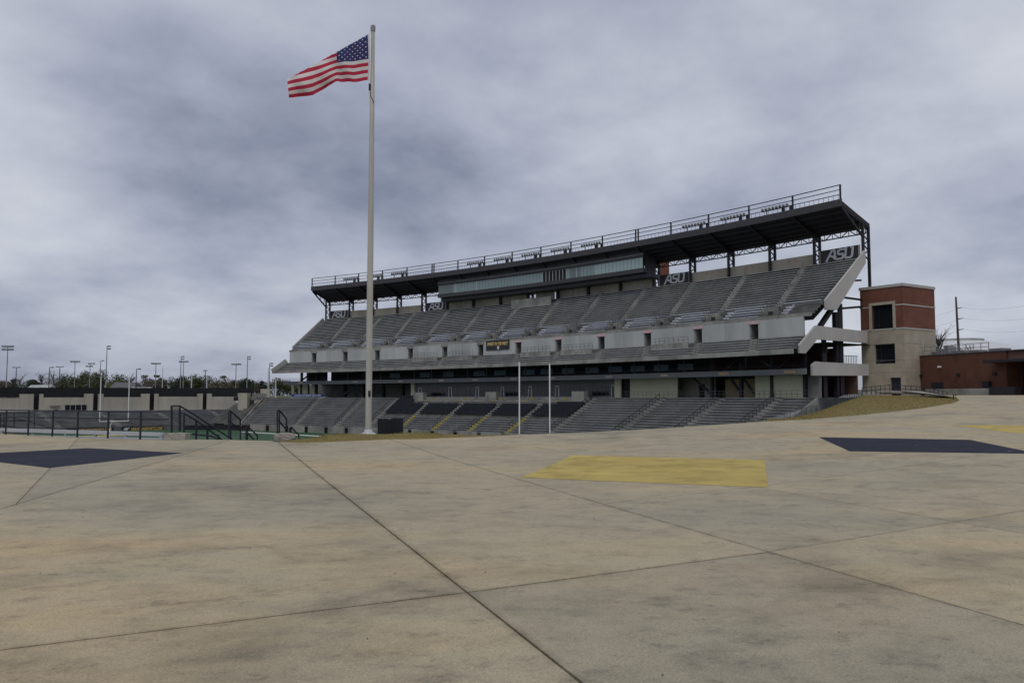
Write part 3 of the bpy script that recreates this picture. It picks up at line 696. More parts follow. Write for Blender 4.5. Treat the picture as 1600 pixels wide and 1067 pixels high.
# roof: slopes up towards the field
UR = [-.02]+US[1:-1]+[17.02]
RP = [(0, 28.3), (6.9, 25.75), (6.9, 26.35), (0, 29.05)]
roof = MB().strip(UR, RP+[RP[0]])
roof.poly([S(d, UR[0], z) for d, z in RP]).poly([S(d, UR[-1], z) for d, z in RP]); roof = roof.build('roof', M_SOFF, gs)
MB().sbox(-.16, 0, -.03, 17.03, 28.2, 29.3, 36).build('roof_fascia', M_FASC, roof)
for d in (1.2, 2.5, 3.8, 5.1):
    z = 28.3-(28.3-25.75)*d/6.9; pu = MB()
    pu.sbox(d-.06, d+.06, 0, 17, z-.28, z-.01, 34); pu.build('purlin', M_SOFF, roof)
for b in range(18):
    rb = MB(); rb.hexa([S(.0, b-.02, 28.0), S(.0, b+.02, 28.0), S(6.2, b+.02, 24.9), S(6.2, b-.02, 24.9), S(.0, b-.02, 28.25), S(.0, b+.02, 28.25), S(6.2, b+.02, 25.9), S(6.2, b-.02, 25.9)])
    if b in (0, 17):
        rb = MB(); a = b
        rb.tube([S(.1, a, 28.2), S(6.6, a, 25.8)], .14); rb.tube([S(.3, a, 28.0), S(5.3, a, 24.3)], .14)
        for t in (.2, .45, .7): rb.tube([S(.1+6.5*t, a, 28.2-2.4*t), S(.3+5*(t+.12), a, 28-3.7*(t+.12))], .07)
    rb.build('roof_rafter', M_STEEL, roof)
for b in list(range(18))+[5.074, 12.074]: MB().sbox(-.1, .08, b-.014, b+.014, 29.3, 31.5, 1).build('rail_post', M_STEEL, roof)
rw = MB()
for z, r_ in ((31.44, .06), (30.72, .05), (30.0, .05)): rw.tube([S(0, u, z) for u in np.linspace(0, 17, 35)], r_)
rw.build('roof_rail', M_STEEL, roof)
rp_ = MB()
for i in range(170): u = i*.1+.05; q = S(.05, u, 29.3); rp_.tube([q, q+Vector((0, 0, .72))], .022)
rp_.build('rail_baluster', M_STEEL, roof, kind='stuff')
# press box under the roof
pb = MB(); u0, u1 = 5.05, 12.06; pz0, pz1, gz0, gz1 = 23.15, 28.0, 24.35, 26.35
pb.sbox(1.5, 5.2, u0, u1, 23.55, gz0, 14); pb.sbox(1.5, 5.2, u0, u1, gz1, 27.6, 14); pb.sbox(2.4, 5.2, u0, u0+.05, gz0, gz1, 1); pb.sbox(2.4, 5.2, u1-.05, u1, gz0, gz1, 1); pb.sbox(2.6, 6.9, u0, u1, 22.75, 23.5, 14)
pbo = pb.build('press_box', M_FASC, gs)
MB().sbox(1.40, 1.5, u0, u1, 26.9, 26.98, 14).build('press_box_trim', M_ALU, pbo)
MB().sbox(2.0, 2.3, u0+.05, u1-.05, gz0-.02, gz1+.02, 14).build('press_box_interior', M_DARK, pbo)
nP = 62; M_GL2 = glass_mat('press_box_glass_dull', (.13, .165, .17), .15, .5); M_GL3 = glass_mat('press_box_glass_bright', (.30, .40, .40), .12, .5)
for j in range(nP):
    a, b = u0+.02+(u1-u0-.04)*j/nP, u0+.02+(u1-u0-.04)*(j+1)/nP
    gm = M_DARK if 34 <= j < 41 else (M_GL3 if j > 48 else (M_GL2 if j < 5 or 42 <= j < 45 else M_GLASS))
    MB().sbox(1.56, 1.60, a+.004, b-.004, gz0, gz1, 1).build('window_pane', gm, pbo)
    if 34 <= j <= 41 or j in (6, 13, 44): MB().sbox(1.49, 1.57, a-.006, a+.006, gz0, gz1, 1).build('mullion', M_ALUW, pbo)
for q in range(5, 13): MB().sbox(5.0, 5.5, q-.03, q+.03, Z3b-.3, 23.0, 1).build('press_box_column', M_STEEL, gs)
MB().sbox(D3b-2.0, D3b-1.85, 7.62, 9.0, Z3b-1.6, Z3b+.4, 2).build('camera_platform_front', M_CONC, gs)
# end stringers (raking beams) and walkway parapets at the near end
def end_poly(px, u, name, m, th=.35, parent=None):
    pts = []
    for p in px: d, z = end_rz(*p, u); pts.append(S(d, u, z))
    t = TH(u); off = Vector((-math.sin(t), math.cos(t), 0))*th
    return MB().prism(pts, off).build(name, m, parent or gs)
end_poly([(1290.5, 468.5), (1352, 391), (1353, 411), (1308, 484), (1291, 484)], 17.05, 'raking_parapet', M_CONCL)
end_poly([(1250, 538.5), (1275, 508.5), (1355.5, 518), (1355.5, 536), (1277.5, 530), (1259, 552), (1250, 551.5)], 17.03, 'walkway_parapet', M_CONCL)
end_poly([(1269.5, 570), (1276, 564.7), (1283, 565.5), (1358, 569), (1358, 586.8), (1270, 586.6)], 17.03, 'walkway_parapet', M_CONCL)
end_poly([(458, 541), (505, 497), (508, 502), (459, 549)], -.02, 'raking_parapet', M_CONCL)
end_poly([(424.5, 577), (446, 561), (450, 566), (428, 582.5)], -.02, 'raking_parapet', M_CONCL)
for a, b, r_ in (((1281, 510), (1338, 425), .3), ((1299, 505), (1299, 478), .0), ((1327, 439), (1345, 438), .14), ((1312, 464), (1350, 469), .14), ((1302, 483), (1350, 479), .16)):
    if r_: pa, pc = end_rz(*a, 16.9), end_rz(*b, 16.9); MB().tube([S(pa[0], 16.9, pa[1]), S(pc[0], 16.9, pc[1])], r_).build('end_brace', M_STEEL, gs)
for dpx, y0_, y1_ in ((1312, 475, 600), (1287, 530, 620)):
    pa, pc = end_rz(dpx, y0_, 16.9), end_rz(dpx+1, y1_, 16.9); MB().tube([S(pa[0], 16.9, pa[1]), S(pa[0], 16.9, -.1)], .28).build('end_column', M_STEEL, gs)
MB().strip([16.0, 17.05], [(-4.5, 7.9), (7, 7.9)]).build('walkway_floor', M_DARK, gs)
for (x, y) in ((1319, 537), (1346, 538), (1290, 540)):
    pa = end_rz(x, y, 16.85); q = S(pa[0], 16.85, pa[1]); o = MB().box(q.x-.3, q.x+.3, q.y-.12, q.y+.12, q.z-.06, q.z+.06).build('soffit_lamp', M_GOLD, gs)
wr = MB()
for i in range(9): p = end_rz(1318+i*2.6, 569, 17.0); q = S(p[0], 17.0, p[1]); wr.tube([q, q+Vector((0, 0, 1.2))], .03)
p, q = end_rz(1318, 555.5, 17.0), end_rz(1340, 556.5, 17.0); wr.tube([S(p[0], 17, p[1]), S(q[0], 17, q[1])], .04)
wr.build('walkway_rail', M_RAILB, gs)

# ------------------------------------------------------------------ signs on the stand
def stroke(pts, w):
    "thick polyline -> list of outline quads in x,z"
    out = []
    for (x0, z0), (x1, z1) in zip(pts, pts[1:]):
        dx, dz = x1-x0, z1-z0; L = math.hypot(dx, dz); nx, nz = -dz/L*w/2, dx/L*w/2; ex, ez = dx/L*w*.28, dz/L*w*.28
        out.append([(x0-ex+nx, z0-ez+nz), (x1+ex+nx, z1+ez+nz), (x1+ex-nx, z1+ez-nz), (x0-ex-nx, z0-ez-nz)])
    return out
LET = {'A': [[(-1.52, -.66), (-.98, .60), (-.66, .60)], [(-.66, .60), (-.50, -.50)], [(-1.08, -.06), (-.78, -.16), (-.46, -.54)]],
       'S': [[(.46, .60), (-.10, .60), (-.22, .46), (-.22, .16), (-.10, .03), (.26, .03), (.36, -.08), (.36, -.42), (.24, -.56), (-.30, -.56)]],
       'U': [[(.66, .72), (.62, -.42), (.74, -.56), (1.22, -.56), (1.38, -.4), (1.42, .60), (1.2, .70)]]}
def asu_sign(u0, u1, label):
    um = (u0+u1)/2; z0, z1 = 21.12, 23.15; t = thing('stand_sign', S(5.4, um, z0), label, 'sign', 'letter signs at the top of the stand', ROT(um))
    MB().sbox(5.40, 5.6, u0, u1, z0, z1, 1).build('sign_panel', M_SIGN, t)
    fr = MB().sbox(5.36, 5.62, u0-.02, u0, z0-.05, z1, 1).sbox(5.36, 5.62, u1, u1+.02, z0-.05, z1, 1).sbox(5.36, 5.62, u0, u1, z0-.1, z0, 1); fr.build('sign_frame', M_PRE, t)
    cx_ = S(5.34, um+.02, (z0+z1)/2); a = ROT(um); ax = Vector((math.cos(a), math.sin(a), 0)); ay = Vector((-math.sin(a), math.cos(a), 0)); k = 1.22
    for ch, sts in LET.items():
        mb = MB()
        for i, st in enumerate(sts):
            for j, q in enumerate(stroke(st, .24)):
                pts = [cx_+ax*(x+z*.08)*k*1.25+Vector((0, 0, z*k))-ay*(.002*(j % 2)+.001*i) for x, z in q]; mb.prism(pts, ay*.05)
        mb.build('letter', M_SILVER, t)
asu_sign(.14, .92, 'black sign with silver ASU letters at the far end of the stand')
asu_sign(4.14, 4.92, 'black ASU sign just left of the press box')
asu_sign(12.14, 12.95, 'black ASU sign just right of the press box')
asu_sign(16.12, 16.90, 'black ASU sign nearest the brick tower, largest in view')
def wall_sign(name, dr, u0, u1, z0, z1, m, label):
    um = (u0+u1)/2; t = thing(name, S(dr, um, z0), label, 'sign', None, ROT(um)); MB().sbox(dr, dr+.08, u0, u1, z0, z1, 1).build('sign_panel', m, t); return t, um
t, um = wall_sign('wall_banner', -7.82, 7.98, 8.80, 9.75, 11.75, M_SIGN, 'black banner reading INVEST IN THE WEST on the pale wall')
text_part('lettering', 'INVEST IN THE WEST', M_GOLD, .95, t, S(-7.86, um, 10.98), ROT(um), .3, .022, 6.0)
cb_ = S(-7.86, um+.03, 10.1); a = ROT(um); MB().prism([cb_+Vector((math.cos(a)*x, math.sin(a)*x, z)) for x, z in ((-.28, .42), (.28, .42), (.33, .1), (.18, -.22), (0, -.3), (-.18, -.22), (-.33, .1))], Vector((math.sin(a), -math.cos(a), 0))*.03).build('emblem', M_SILVER, t)
t, um = wall_sign('concourse_banner', -8.25, .22, 1.62, .12, .85, M_BLUE, 'blue banner reading STUDENT SECTION on the far concourse rail')
text_part('lettering', "LLOYD'S STUDENT SECTION", M_LAV, .62, t, S(-8.30, um, .49), ROT(um), 0, .012, 9.2)
MB().sbox(-8.24, -8.1, .15, 1.7, -.15, .12, 2).build('banner_base', M_CONCL, t)

# ------------------------------------------------------------------ lower stand
ls = thing('lower_stand', S(-21, 8, FIELD), 'lower concrete seating bowl with grey benches and navy chairs along the field', 'grandstand')
NL = 16; DLa, ZLa, DLb, ZLb = -21., -6.35, -8.2, 0.
trl = (DLb-DLa)/NL; ril = (ZLb-ZLa)/NL
UL = [-1.0+i*.5 for i in range(36)]+[17.13]
deckL = MB().strip(UL, [(DLa, ZLa-.3)]+steps(DLa, ZLa, DLb, ZLb, NL)).build('seating_deck', M_CONCD, ls)
LAI = [-.9, 1.47, 3.31, 4.72, 6.1, 7.45, 8.85, 10.25, 11.7, 13.63, 15.12, 16.4]
def skew(u): return max(0., .8*(1-u/12.5)) if u > 0 else .7
def ual(u, i): return u+skew(u)*(1-i/NL)
bench_l = unit_box('bench', -.15, .15, .28, .36, M_ALUD, [(.18, .21, -.02, .1)]); bench_lw = unit_box('bench', -.15, .15, .28, .37, M_ALUD, [(.18, .21, -.02, .16)])
navy = [MB() for _ in range(8)]
for i in range(NL):
    d = DLa+trl*(i+.6); z = ZLa+ril*i
    for k in range(len(LAI)):
        a = ual(LAI[k], i)+.09; b = (ual(LAI[k+1], i)-.09) if k+1 < len(LAI) else 17.0
        uL, uR = LAI[k], LAI[k+1] if k+1 < len(LAI) else 17
        if 4.6 < uL < 11.6 and i >= 7:
            if i >= 13 and 5.3 < uL < 11: continue
            if i >= 12: 
                if uL < 5: b = a+(b-a)*.55
                elif uL > 10: a = b-(b-a)*.7
                else: continue
            n = int((S(d, a, 0)-S(d, b, 0)).length/.56)
            for j in range(n):
                u = a+(b-a)*(j+.5)/n; hw = (b-a)/n*.43; mb = navy[min(7, k-3)]
                mb.sbox(d+.02, d+.10, u-hw, u+hw, z+.36, z+.86, 1); mb.sbox(d-.38, d+.02, u-hw, u+hw, z+.38, z+.44, 1)
            continue
        if i >= 6 and i == 6 and 4.6 < uL < 11.6: continue
        place_bench(bench_l if (i+k) % 5 else bench_lw, deckL, d, z, a, b)
for mb in navy:
    if mb.v: mb.build('navy_chairs', M_SEATN, ls, kind='stuff')
for k, u0_ in enumerate(LAI):
    st = MB(); yl = 4.6 < u0_ < 11.6 and k != 3
    for i in range(NL if not yl else 12): st.sbox(DLa+trl*i, DLa+trl*(i+1), ual(u0_, i)-.07, ual(u0_, i)+.07, ZLa+ril*i-.1, ZLa+ril*i+.2, 1)
    o = st.build('aisle_steps', M_CONC, ls)
    if yl:
        st = MB()
        for i in range(7): st.sbox(DLa+trl*i-.01, DLa+trl*(i+1)-.012, ual(u0_, i)-.06, ual(u0_, i)+.06, ZLa+ril*i-.12, ZLa+ril*i+.215, 1)
        st.build('yellow_tread', M_SAFE, ls)
    rl = MB()
    for i in range(1, NL if not yl else 8): q = S(DLa+trl*i, ual(u0_, i)-.085, ZLa+ril*i); rl.tube([q, q+Vector((0, 0, .95))], .03)
    rl.tube([S(DLa+trl*1, ual(u0_, 1)-.085, ZLa+ril+.95), S(DLa+trl*((NL if not yl else 8)-1), ual(u0_, (NL if not yl else 8)-1)-.085, ZLa+ril*((NL if not yl else 8)-1)+.95)], .03)
    rl.build('aisle_rail', M_STEEL, ls)
# front wall in pieces with gaps
fw = np.arange(.2, 17, .85)
for j, u in enumerate(fw): MB().sbox(DLa-.25, DLa-.03, u, u+.70, FIELD-.05, ZLa+.05, 1).build('front_wall', M_CONC, ls)
MB().sbox(DLa+.3, DLa+.5, -1.5, 17.1, FIELD-.05, ZLa-.1, 36).build('gap_backing', M_DARK, ls)  # dark sheet added behind the gaps, stands in for shade under the deck
# terrace of loge boxes behind the navy chairs
for i, (dd, zz_) in enumerate(((-10.6, -1.45), (-9.6, -.85), (-8.6, -.25))):
    MB().sbox(dd, dd+.1, 5.35, 11.5, zz_-.15, zz_+.35, 12).build('loge_parapet', M_CONC, ls)
    for u in (5.9, 7.1, 8.3, 9.4, 10.5): MB().sbox(dd-.02, dd+.9, u+i*.1, u+.12+i*.1, zz_-.2, zz_+.3, 1).build('loge_step', M_SAFE, ls)
for u in (5.45, 8.15, 11.05): MB().sbox(-9.4, -8.2, u, u+.38, -.9, 1.15, 1).build('platform_box', M_CONC, ls)
t = TH(17.14); ew = [S(d, 17.14, z) for d, z in [(DLa, ZLa), (DLb, -.05), (8, -.05), (8, -8.2), (DLa, -8.2)]]
MB().prism(ew, Vector((-math.sin(t), math.cos(t), 0))*.2).build('end_wall', M_CONC, ls)
# far end: raking wall
a0, a1 = S(-21, -.25, ZLa+.4), S(-8, -1.0, .75)
off = (S(-21, .0, 0)-S(-21, -.25, 0)).normalized()*.35
MB().prism([a0, a1, a1-Vector((0, 0, 1.1)), a0-Vector((0, 0, 1.1))], off).build('raking_wall', M_CONC, ls)
MB().strip([-1.9, -1.0], steps(DLa, ZLa, DLb, ZLb, NL)).build('corner_steps', M_CONCD, ls)
# near end: sloping parapet with rail beside the grass bank
pp = [end_rz(*p, 17.12) for p in ((1196, 657), (1250, 640.5), (1300, 626.5), (1323, 617), (1345, 615.5))]
pts = [S(d, 17.12, z) for d, z in pp]; t = TH(17.12); off = Vector((-math.sin(t), math.cos(t), 0))*.3
MB().prism(pts+[Vector((p.x, p.y, p.z-1.5)) for p in pts[::-1]], off).build('end_parapet', M_WALLW, ls)
rl = MB()
for i in range(26):
    s = i/25*4; k = min(3, int(s)); q = pts[k].lerp(pts[k+1], s-k)-off*1.3; rl.tube([q-Vector((0, 0, 1.5)), q+Vector((0, 0, .15))], .025)
for hh in (-.9, -.4, .12): rl.tube([p-off*1.3+Vector((0, 0, hh)) for p in pts], .03)
rl.build('end_rail', M_RAILG, ls)

# ------------------------------------------------------------------ floodlights on the roof
LB = (1, 2, 3, 6, 7, 8, 9, 10, 13, 14, 15); nl_ = 0
hood = MB().lathe((0, 0, 0), [(.05, .32), (.16, .28), (.3, 0), (.24, -.03), (.05, -.05)], 8)
hood.v = [(x, z*.8-y*.3, y+z*.45) for x, y, z in hood.v]; hood_me = hood.mesh('lamp', M_ALUD)
for n, b in enumerate(LB):
    u = b+.42; base = S(2.2, u, 28.35)
    t = thing('floodlight_bank', base, 'row of floodlights on the roof, %s bank from the far end' % ordinal(n), 'floodlight', 'floodlight banks on the stand roof', ROT(u))
    MB().sbox(2.1, 2.25, u-.30, u+.30, 30.45, 30.6, 1).build('cross_bar', M_GALV, t)
    for du in (-.2, .2): MB().sbox(2.15, 2.3, u+du-.008, u+du+.008, 28.2, 30.5, 1).build('bracket', M_GALV, t)
    for j in range(8): inst('lamp', hood_me, t, S(2.05, u-.28+j*.08, 30.75+.03*(j % 2)), ROT(u)+math.pi+.1*math.sin(j*3+n))
    for du in (.30, .47): MB().sbox(.6, 1.0, u+du-.022, u+du+.022, 28.6, 30.25, 1).build('ballast_box', M_STEEL, t)

# ================================================================== BRICK TOWER
def frame(u, dr): t = TH(u); return Vector((math.cos(t), math.sin(t), 0)), Vector((math.sin(t), -math.cos(t), 0))
er_, eu_ = frame(17.2, 0)                  # er away from field, eu towards camera side
c0 = P(1415.5, 609, 120); c0.z = 0
zt, zb1, zb2, zg = P(1410, 446.5, 120).z, P(1410, 475.5, 120).z, P(1410, 512.5, 120).z, .3
Wl, Wr = 6.9, 8.3
def TW(a, b, z): return Vector((c0.x, c0.y, z))-eu_*a+er_*b       # a: along left face (away), b: along right face
tw = thing('brick_tower', TW(3, 4, zg), 'square stair tower of red brick over buff stone beside the grandstand', 'tower')
def tbox(a0, a1, b0, b1, z0, z1): return MB().hexa([TW(a0, b0, z0), TW(a1, b0, z0), TW(a1, b1, z0), TW(a0, b1, z0), TW(a0, b0, z1), TW(a1, b0, z1), TW(a1, b1, z1), TW(a0, b1, z1)])
# left face openings (in a, z): big framed window in brick, window in stone, door
def az(px, py):
    v = ray(px, py); A = np.array([[v[0], eu_.x], [v[1], eu_.y]]); s, a = np.linalg.solve(A, [c0.x, c0.y]); return a, s*v[2]
w1 = (az(1362, 478), az(1396, 515)); w2 = (az(1366, 538), az(1399, 567.5)); w3 = (az(1391, 590), az(1408, 609.5))
def face_with_holes(z0, z1, holes, m, name):
    zs = sorted({z0, z1, *[h for ho in holes for h in (ho[2], ho[3])]}); zs = [z for z in zs if z0 <= z <= z1]
    mb = MB()
    for za, zb in zip(zs, zs[1:]):
        hs = sorted([(h[0], h[1]) for h in holes if h[2] <= za+1e-6 and h[3] >= zb-1e-6]); a = 0.
        for h0, h1 in hs+[(Wl, None)]:
            if h0 > a: q = tbox(a, h0, 0, .5, za, zb); n = len(mb.v); mb.v += q.v; mb.f += [tuple(i+n for i in f) for f in q.f]
            if h1: a = h1
    return mb.build(name, m, tw)
def hole(w): a0, a1 = sorted((w[0][0], w[1][0])); z0, z1 = sorted((w[0][1], w[1][1])); return (max(.3, a0), min(Wl-.3, a1), z0, z1)
h1, h2, h3 = hole(w1), hole(w2), hole(w3); h1 = (h1[0], h1[1], zb2+.05, h1[3]); h3 = (h3[0], h3[1], zg, h3[3])
face_with_holes(zb2, zt, [h1], M_BRICK, 'brick_wall'); face_with_holes(zg-.6, zb2, [h2, h3], M_STONE, 'stone_wall')
tbox(0.002, Wl, .5, Wr, zb2, zt).build('brick_wall', M_BRICK, tw) if False else None
for (z0, z1, m, nm) in ((zb2, zt, M_BRICK, 'brick_wall'), (zg-.6, zb2, M_STONE, 'stone_wall')):
    tbox(0, .5, .5, Wr, z0, z1).build(nm, m, tw); tbox(.5, Wl, Wr-.5, Wr, z0, z1).build(nm, m, tw); tbox(Wl-.5, Wl, .5, Wr-.5, z0, z1).build(nm, m, tw)
tbox(-.12, Wl+.12, -.12, Wr+.12, zt, zt+.42).build('cornice', M_CONCL, tw)
for z, hgt in ((zb2-.1, .22), (zb1-.08, .18)):
    segs = [(-.06, Wl+.06)] if z < zb1-1 else [(-.06, h1[0]-.45), (h1[1]+.45, Wl+.06)]
    for a0, a1 in segs: tbox(a0, a1, -.06, -.002, z, z+hgt).build('stone_band', M_CONCL, tw)
    tbox(-.06, -.002, -.002, Wr+.06, z, z+hgt).build('stone_band', M_CONCL, tw)
fr = MB()
for (a0, a1, z0, z1) in ((h1[0]-.42, h1[0], h1[2]-.1, h1[3]+.4), (h1[1], h1[1]+.42, h1[2]-.1, h1[3]+.4), (h1[0], h1[1], h1[3], h1[3]+.4)):
    q = tbox(a0, a1, -.1, -.004, z0, z1); n = len(fr.v); fr.v += q.v; fr.f += [tuple(i+n for i in f) for f in q.f]
fr.build('window_surround', M_PRE, tw)
for h in (h1, h2): 
    o = tbox(h[0], h[1], .40, .44, h[2], h[3]).build('tower_window', M_GLASSD, tw); tbox(h[0]+(h[1]-h[0])*.72, h[0]+(h[1]-h[0])*.72+.1, .33, .40, h[2], h[3]).build('mullion', M_STEEL, o)
tbox(h3[0], h3[1], .3, .36, h3[2], h3[3]).build('tower_door', M_RAILB, tw)
for z in (zb2-2.2, zb2-4.6, zb2-6.4):
    tbox(-.012, Wl, -.012, .0, z, z+.05).build('block_course', M_CONC, tw); tbox(-.012, 0, 0, Wr, z, z+.05).build('block_course', M_CONC, tw)
# small brick stair tower seen behind the upper wall
b0 = P(1033, 520, 205); ft = thing('far_brick_tower', (b0.x, b0.y, 0), 'small red brick tower top showing between press box and ASU sign', 'tower')
z0, z1, z2 = P(1040, 450, 205).z-18, P(1040, 431, 205).z, P(1040, 404, 205).z
ax = Vector((RT[0], RT[1], 0)); ay = Vector((FW[0], FW[1], 0)); W = 2.2
def fbox(w0, w1, d1, za, zb): return MB().hexa([b0*0+Vector((b0.x, b0.y, 0))+ax*w+ay*d+Vector((0, 0, z)) for z in (za, zb) for w, d in ((w0, 0), (w1, 0), (w1, d1), (w0, d1))])
fbox(0, W, 3, z1, z2).build('brick_wall', M_BRICK, ft); fbox(-.1, W+.1, 3.1, z1-1, z1).build('stone_band', M_PRE, ft); fbox(0, W, 3, -.3, z1-1).build('stone_wall', M_STONE, ft)

# ------------------------------------------------------------------ brick field house on the right
A = P(1419, 609, 124.5); B = P(1574, 606.5, 108); zB = 1.15; zT0, zT1 = P(1419, 558.5, 124.5).z, P(1574, 548.5, 108).z; zT = (zT0+zT1)/2
dv = Vector((B.x-A.x, B.y-A.y, 0)).normalized(); nv = Vector((dv.y, -dv.x, 0)); 
if nv.dot(Vector((A.x, A.y, 0))) < 0: nv = -nv
bh = thing('field_house', (A.x, A.y, zB), 'long low brown brick building right of the tower', 'building')
def bbox(s0, s1, t0, t1, z0, z1): o = Vector((A.x, A.y, 0)); return MB().hexa([o+dv*s+nv*q+Vector((0, 0, z)) for z in (z0, z1) for s, q in ((s0, t0), (s1, t0), (s1, t1), (s0, t1))])
LB_ = (Vector((B.x, B.y, 0))-Vector((A.x, A.y, 0))).length
bbox(0, LB_, 0, 14, zB-.8, zT).build('brick_wall', M_BRICKD, bh)
bbox(-.05, LB_+.05, -.08, 14.1, zT, zT+.14).build('coping', M_FASC, bh)
bbox(LB_, LB_+16, 2.2, 14, zB-.8, zT).build('brick_wall', M_BRICKD, bh)
bbox(LB_+.05, LB_+16, -.02, 14.1, zT+.001, zT+.15).build('coping', M_FASC, bh)
bbox(LB_-1.6, LB_+16, -2.2, 2.1, zT-1.5, zT-1.15).build('entrance_canopy', M_STEEL, bh)
bbox(LB_+.01, LB_+16, .3, 2.2, zT-1.15, zT-.001).build('canopy_wall', mat('tan_panel', (.14, .085, .065), .85, .08, 1.), bh)
for j in range(7):
    s = LB_+.5+j*2.1; bbox(s, s+.14, 2.0, 2.19, zB-.6, zT-1.16).build('entrance_mullion', M_STEEL, bh)
    bbox(s+.14, s+2.1, 2.08, 2.12, zB+2.2, zT-1.16).build('entrance_glass', glass_mat('entrance_glass', (.03, .04, .045), .08, .6) if 'entrance_glass' not in MATS else MATS['entrance_glass'], bh); bbox(s+.14, s+2.1, 2.08, 2.12, zB-.6, zB+2.19).build('entrance_door', M_GLASSD, bh)
for px, py in ((1440, 587), (1498, 585.5), (1555, 584)):
    v = ray(px, py); k = np.linalg.solve(np.array([[v[0], -dv.x], [v[1], -dv.y]]), [A.x, A.y]); s, z = k[1], k[0]*v[2]
    bbox(s-.25, s+.25, -.25, -.01, z-.15, z+.2).build('wall_lamp', M_STEEL, bh)
v = ray(1469, 573); k = np.linalg.solve(np.array([[v[0], -dv.x], [v[1], -dv.y]]), [A.x, A.y]); bbox(k[1]-.2, k[1]+.2, -.3, -.01, k[0]*v[2]-.12, k[0]*v[2]+.12).build('wall_camera', M_WHITE, bh)
bbox(LB_*.27, LB_*.39, -.12, -.01, zB+.1, zB+1.0).build('meter_cabinet', M_STEEL, bh); bbox(LB_*.80, LB_*.86, -.5, -.01, zB+.2, zB+1.0).build('bin', M_STEEL, bh)
bbox(LB_*.30, LB_-.9, -1.8, -1.4, zB-1.2, zB+.05).build('plinth_wall', M_CONC, bh)
bbox(LB_-.8, LB_+3.0, -2.2, -1.2, zB-1.2, zB+.2).build('stair_pit_wall', M_STEEL, bh)
hv = thing('roof_units', (A.x, A.y, zT), 'grey air-conditioning units and pipe rail on the brick building roof', 'roof units')
for s, t_, w, h in ((1.5, 3, 1.1, 1.5), (3.0, 2.5, .9, 2.3), (3.9, 3, .8, 3.2), (5.2, 3, 2.4, 1.3), (8.5, 3, 1.6, 1.2), (11.5, 3.2, 2.2, 1.3)):
    bbox(s, s+w, t_, t_+1.6, zT+.15, zT+.15+h*.42).build('unit', M_GALV, hv)
rl = MB()
for j in range(12): q = Vector((A.x, A.y, zT+.1))+dv*(j*1.25+.3)+nv*.6; rl.tube([q, q+Vector((0, 0, 1.3))], .035)
for hh in (.7, 1.25): q = Vector((A.x, A.y, zT+.1+hh))+nv*.6; rl.tube([q+dv*.3, q+dv*14.1], .035)
rl.build('roof_rail', M_GALV, hv)
hv2 = tag(bbox(LB_-1.5, LB_+2.2, 5, 7, zT+.15, zT+1.3).build('roof_vent', M_GALV), 'pale boxy vent on the brick roof above the entrance canopy', 'roof vent')
# ramp with railing before tower and building
rw_ = thing('access_ramp', P(1400, 616, 104), 'concrete access ramp with dark railing in front of the brick tower', 'ramp')
ra = [P(1347, 617, 108), P(1400, 615.5, 107), P(1440, 616, 105), P(1478, 619, 100)]; rtop = [P(1347, 611, 108), P(1400, 610, 107), P(1440, 611, 105), P(1478, 618, 100)]
off = Vector((FW[0], FW[1], 0))*.3
MB().prism(ra+rtop[::-1], off).build('ramp_wall', M_CONC, rw_)
rl = MB(); rr2 = [P(1347, 605.5, 108), P(1390, 601.5, 107), P(1440, 604, 105), P(1480, 612.5, 100)]
for i in range(19):
    s = i/18*3; k = min(2, int(s)); q = rr2[k].lerp(rr2[k+1], s-k); b = ra[k].lerp(ra[k+1], s-k); rl.tube([Vector((q.x, q.y, b.z)), q], .03)
for hh in (0, -.45): rl.tube([q+Vector((0, 0, hh)) for q in rr2], .035)
rl.build('ramp_rail', M_RAILB, rw_)
sp = P(1490, 624.5, 66); t = thing('spigot_post', sp, 'short dark pipe post at the tip of the grass bank', 'post'); MB().tube([sp-Vector((0, 0, .3)), sp+Vector((0, 0, .42))], .05, 6).build('pipe', M_RAILB, t); MB().tube([sp+Vector((0, 0, .38)), sp+Vector((RT[0]*.3, RT[1]*.3, .40))], .045, 6).build('spout', M_RAILB, t)

# ================================================================== FLAGPOLE AND FLAG
fpd = 32.6; fb = P(575.5, 681, fpd); gz = H(fb.x); fb.z = gz
ftop = P(583.5, 49.5, fpd).z
fp = thing('flagpole', fb, 'tall tapered metal flagpole standing on a round base at the plaza edge', 'flagpole')
MB().tube([fb+Vector((0, 0, -.1)), fb+Vector((0, 0, 4)), Vector((fb.x, fb.y, ftop-6)), Vector((fb.x, fb.y, ftop))], .118, 20, None).build('lower_tube', M_POLE, fp) if False else None
mb = MB(); mb.lathe((fb.x, fb.y, 0), [(.122, gz), (.122, gz+5), (.112, gz+9), (.098, ftop-4), (.078, ftop)], 24); mb.build('shaft', M_POLE, fp, smooth=True)
mb = MB(); mb.lathe((fb.x, fb.y, ftop), [(.06, -.03), (.095, 0), (.095, .06), (.10, .09), (.10, .2), (.085, .24)], 20); mb.build('truck_cap', M_GALV, fp)
mb = MB(); mb.lathe((fb.x, fb.y, gz), [(.30, .02), (.30, .09), (.24, .14), (.17, .16), (.15, .26), (.12, .27)], 24); mb.build('base_collar', M_ALUW, fp)
tb_ = Vector((RT[0], RT[1], 0)); fv = Vector((FW[0], FW[1], 0)); q = fb+tb_*.045-fv*.13
MB().box(q.x-.035, q.x+.035, q.y-.035, q.y+.035, gz+1.55, gz+1.78).build('cleat_box', M_STEEL, fp)
ht = P(576.5, 54, fpd); hb_ = P(574.5, 126, fpd)
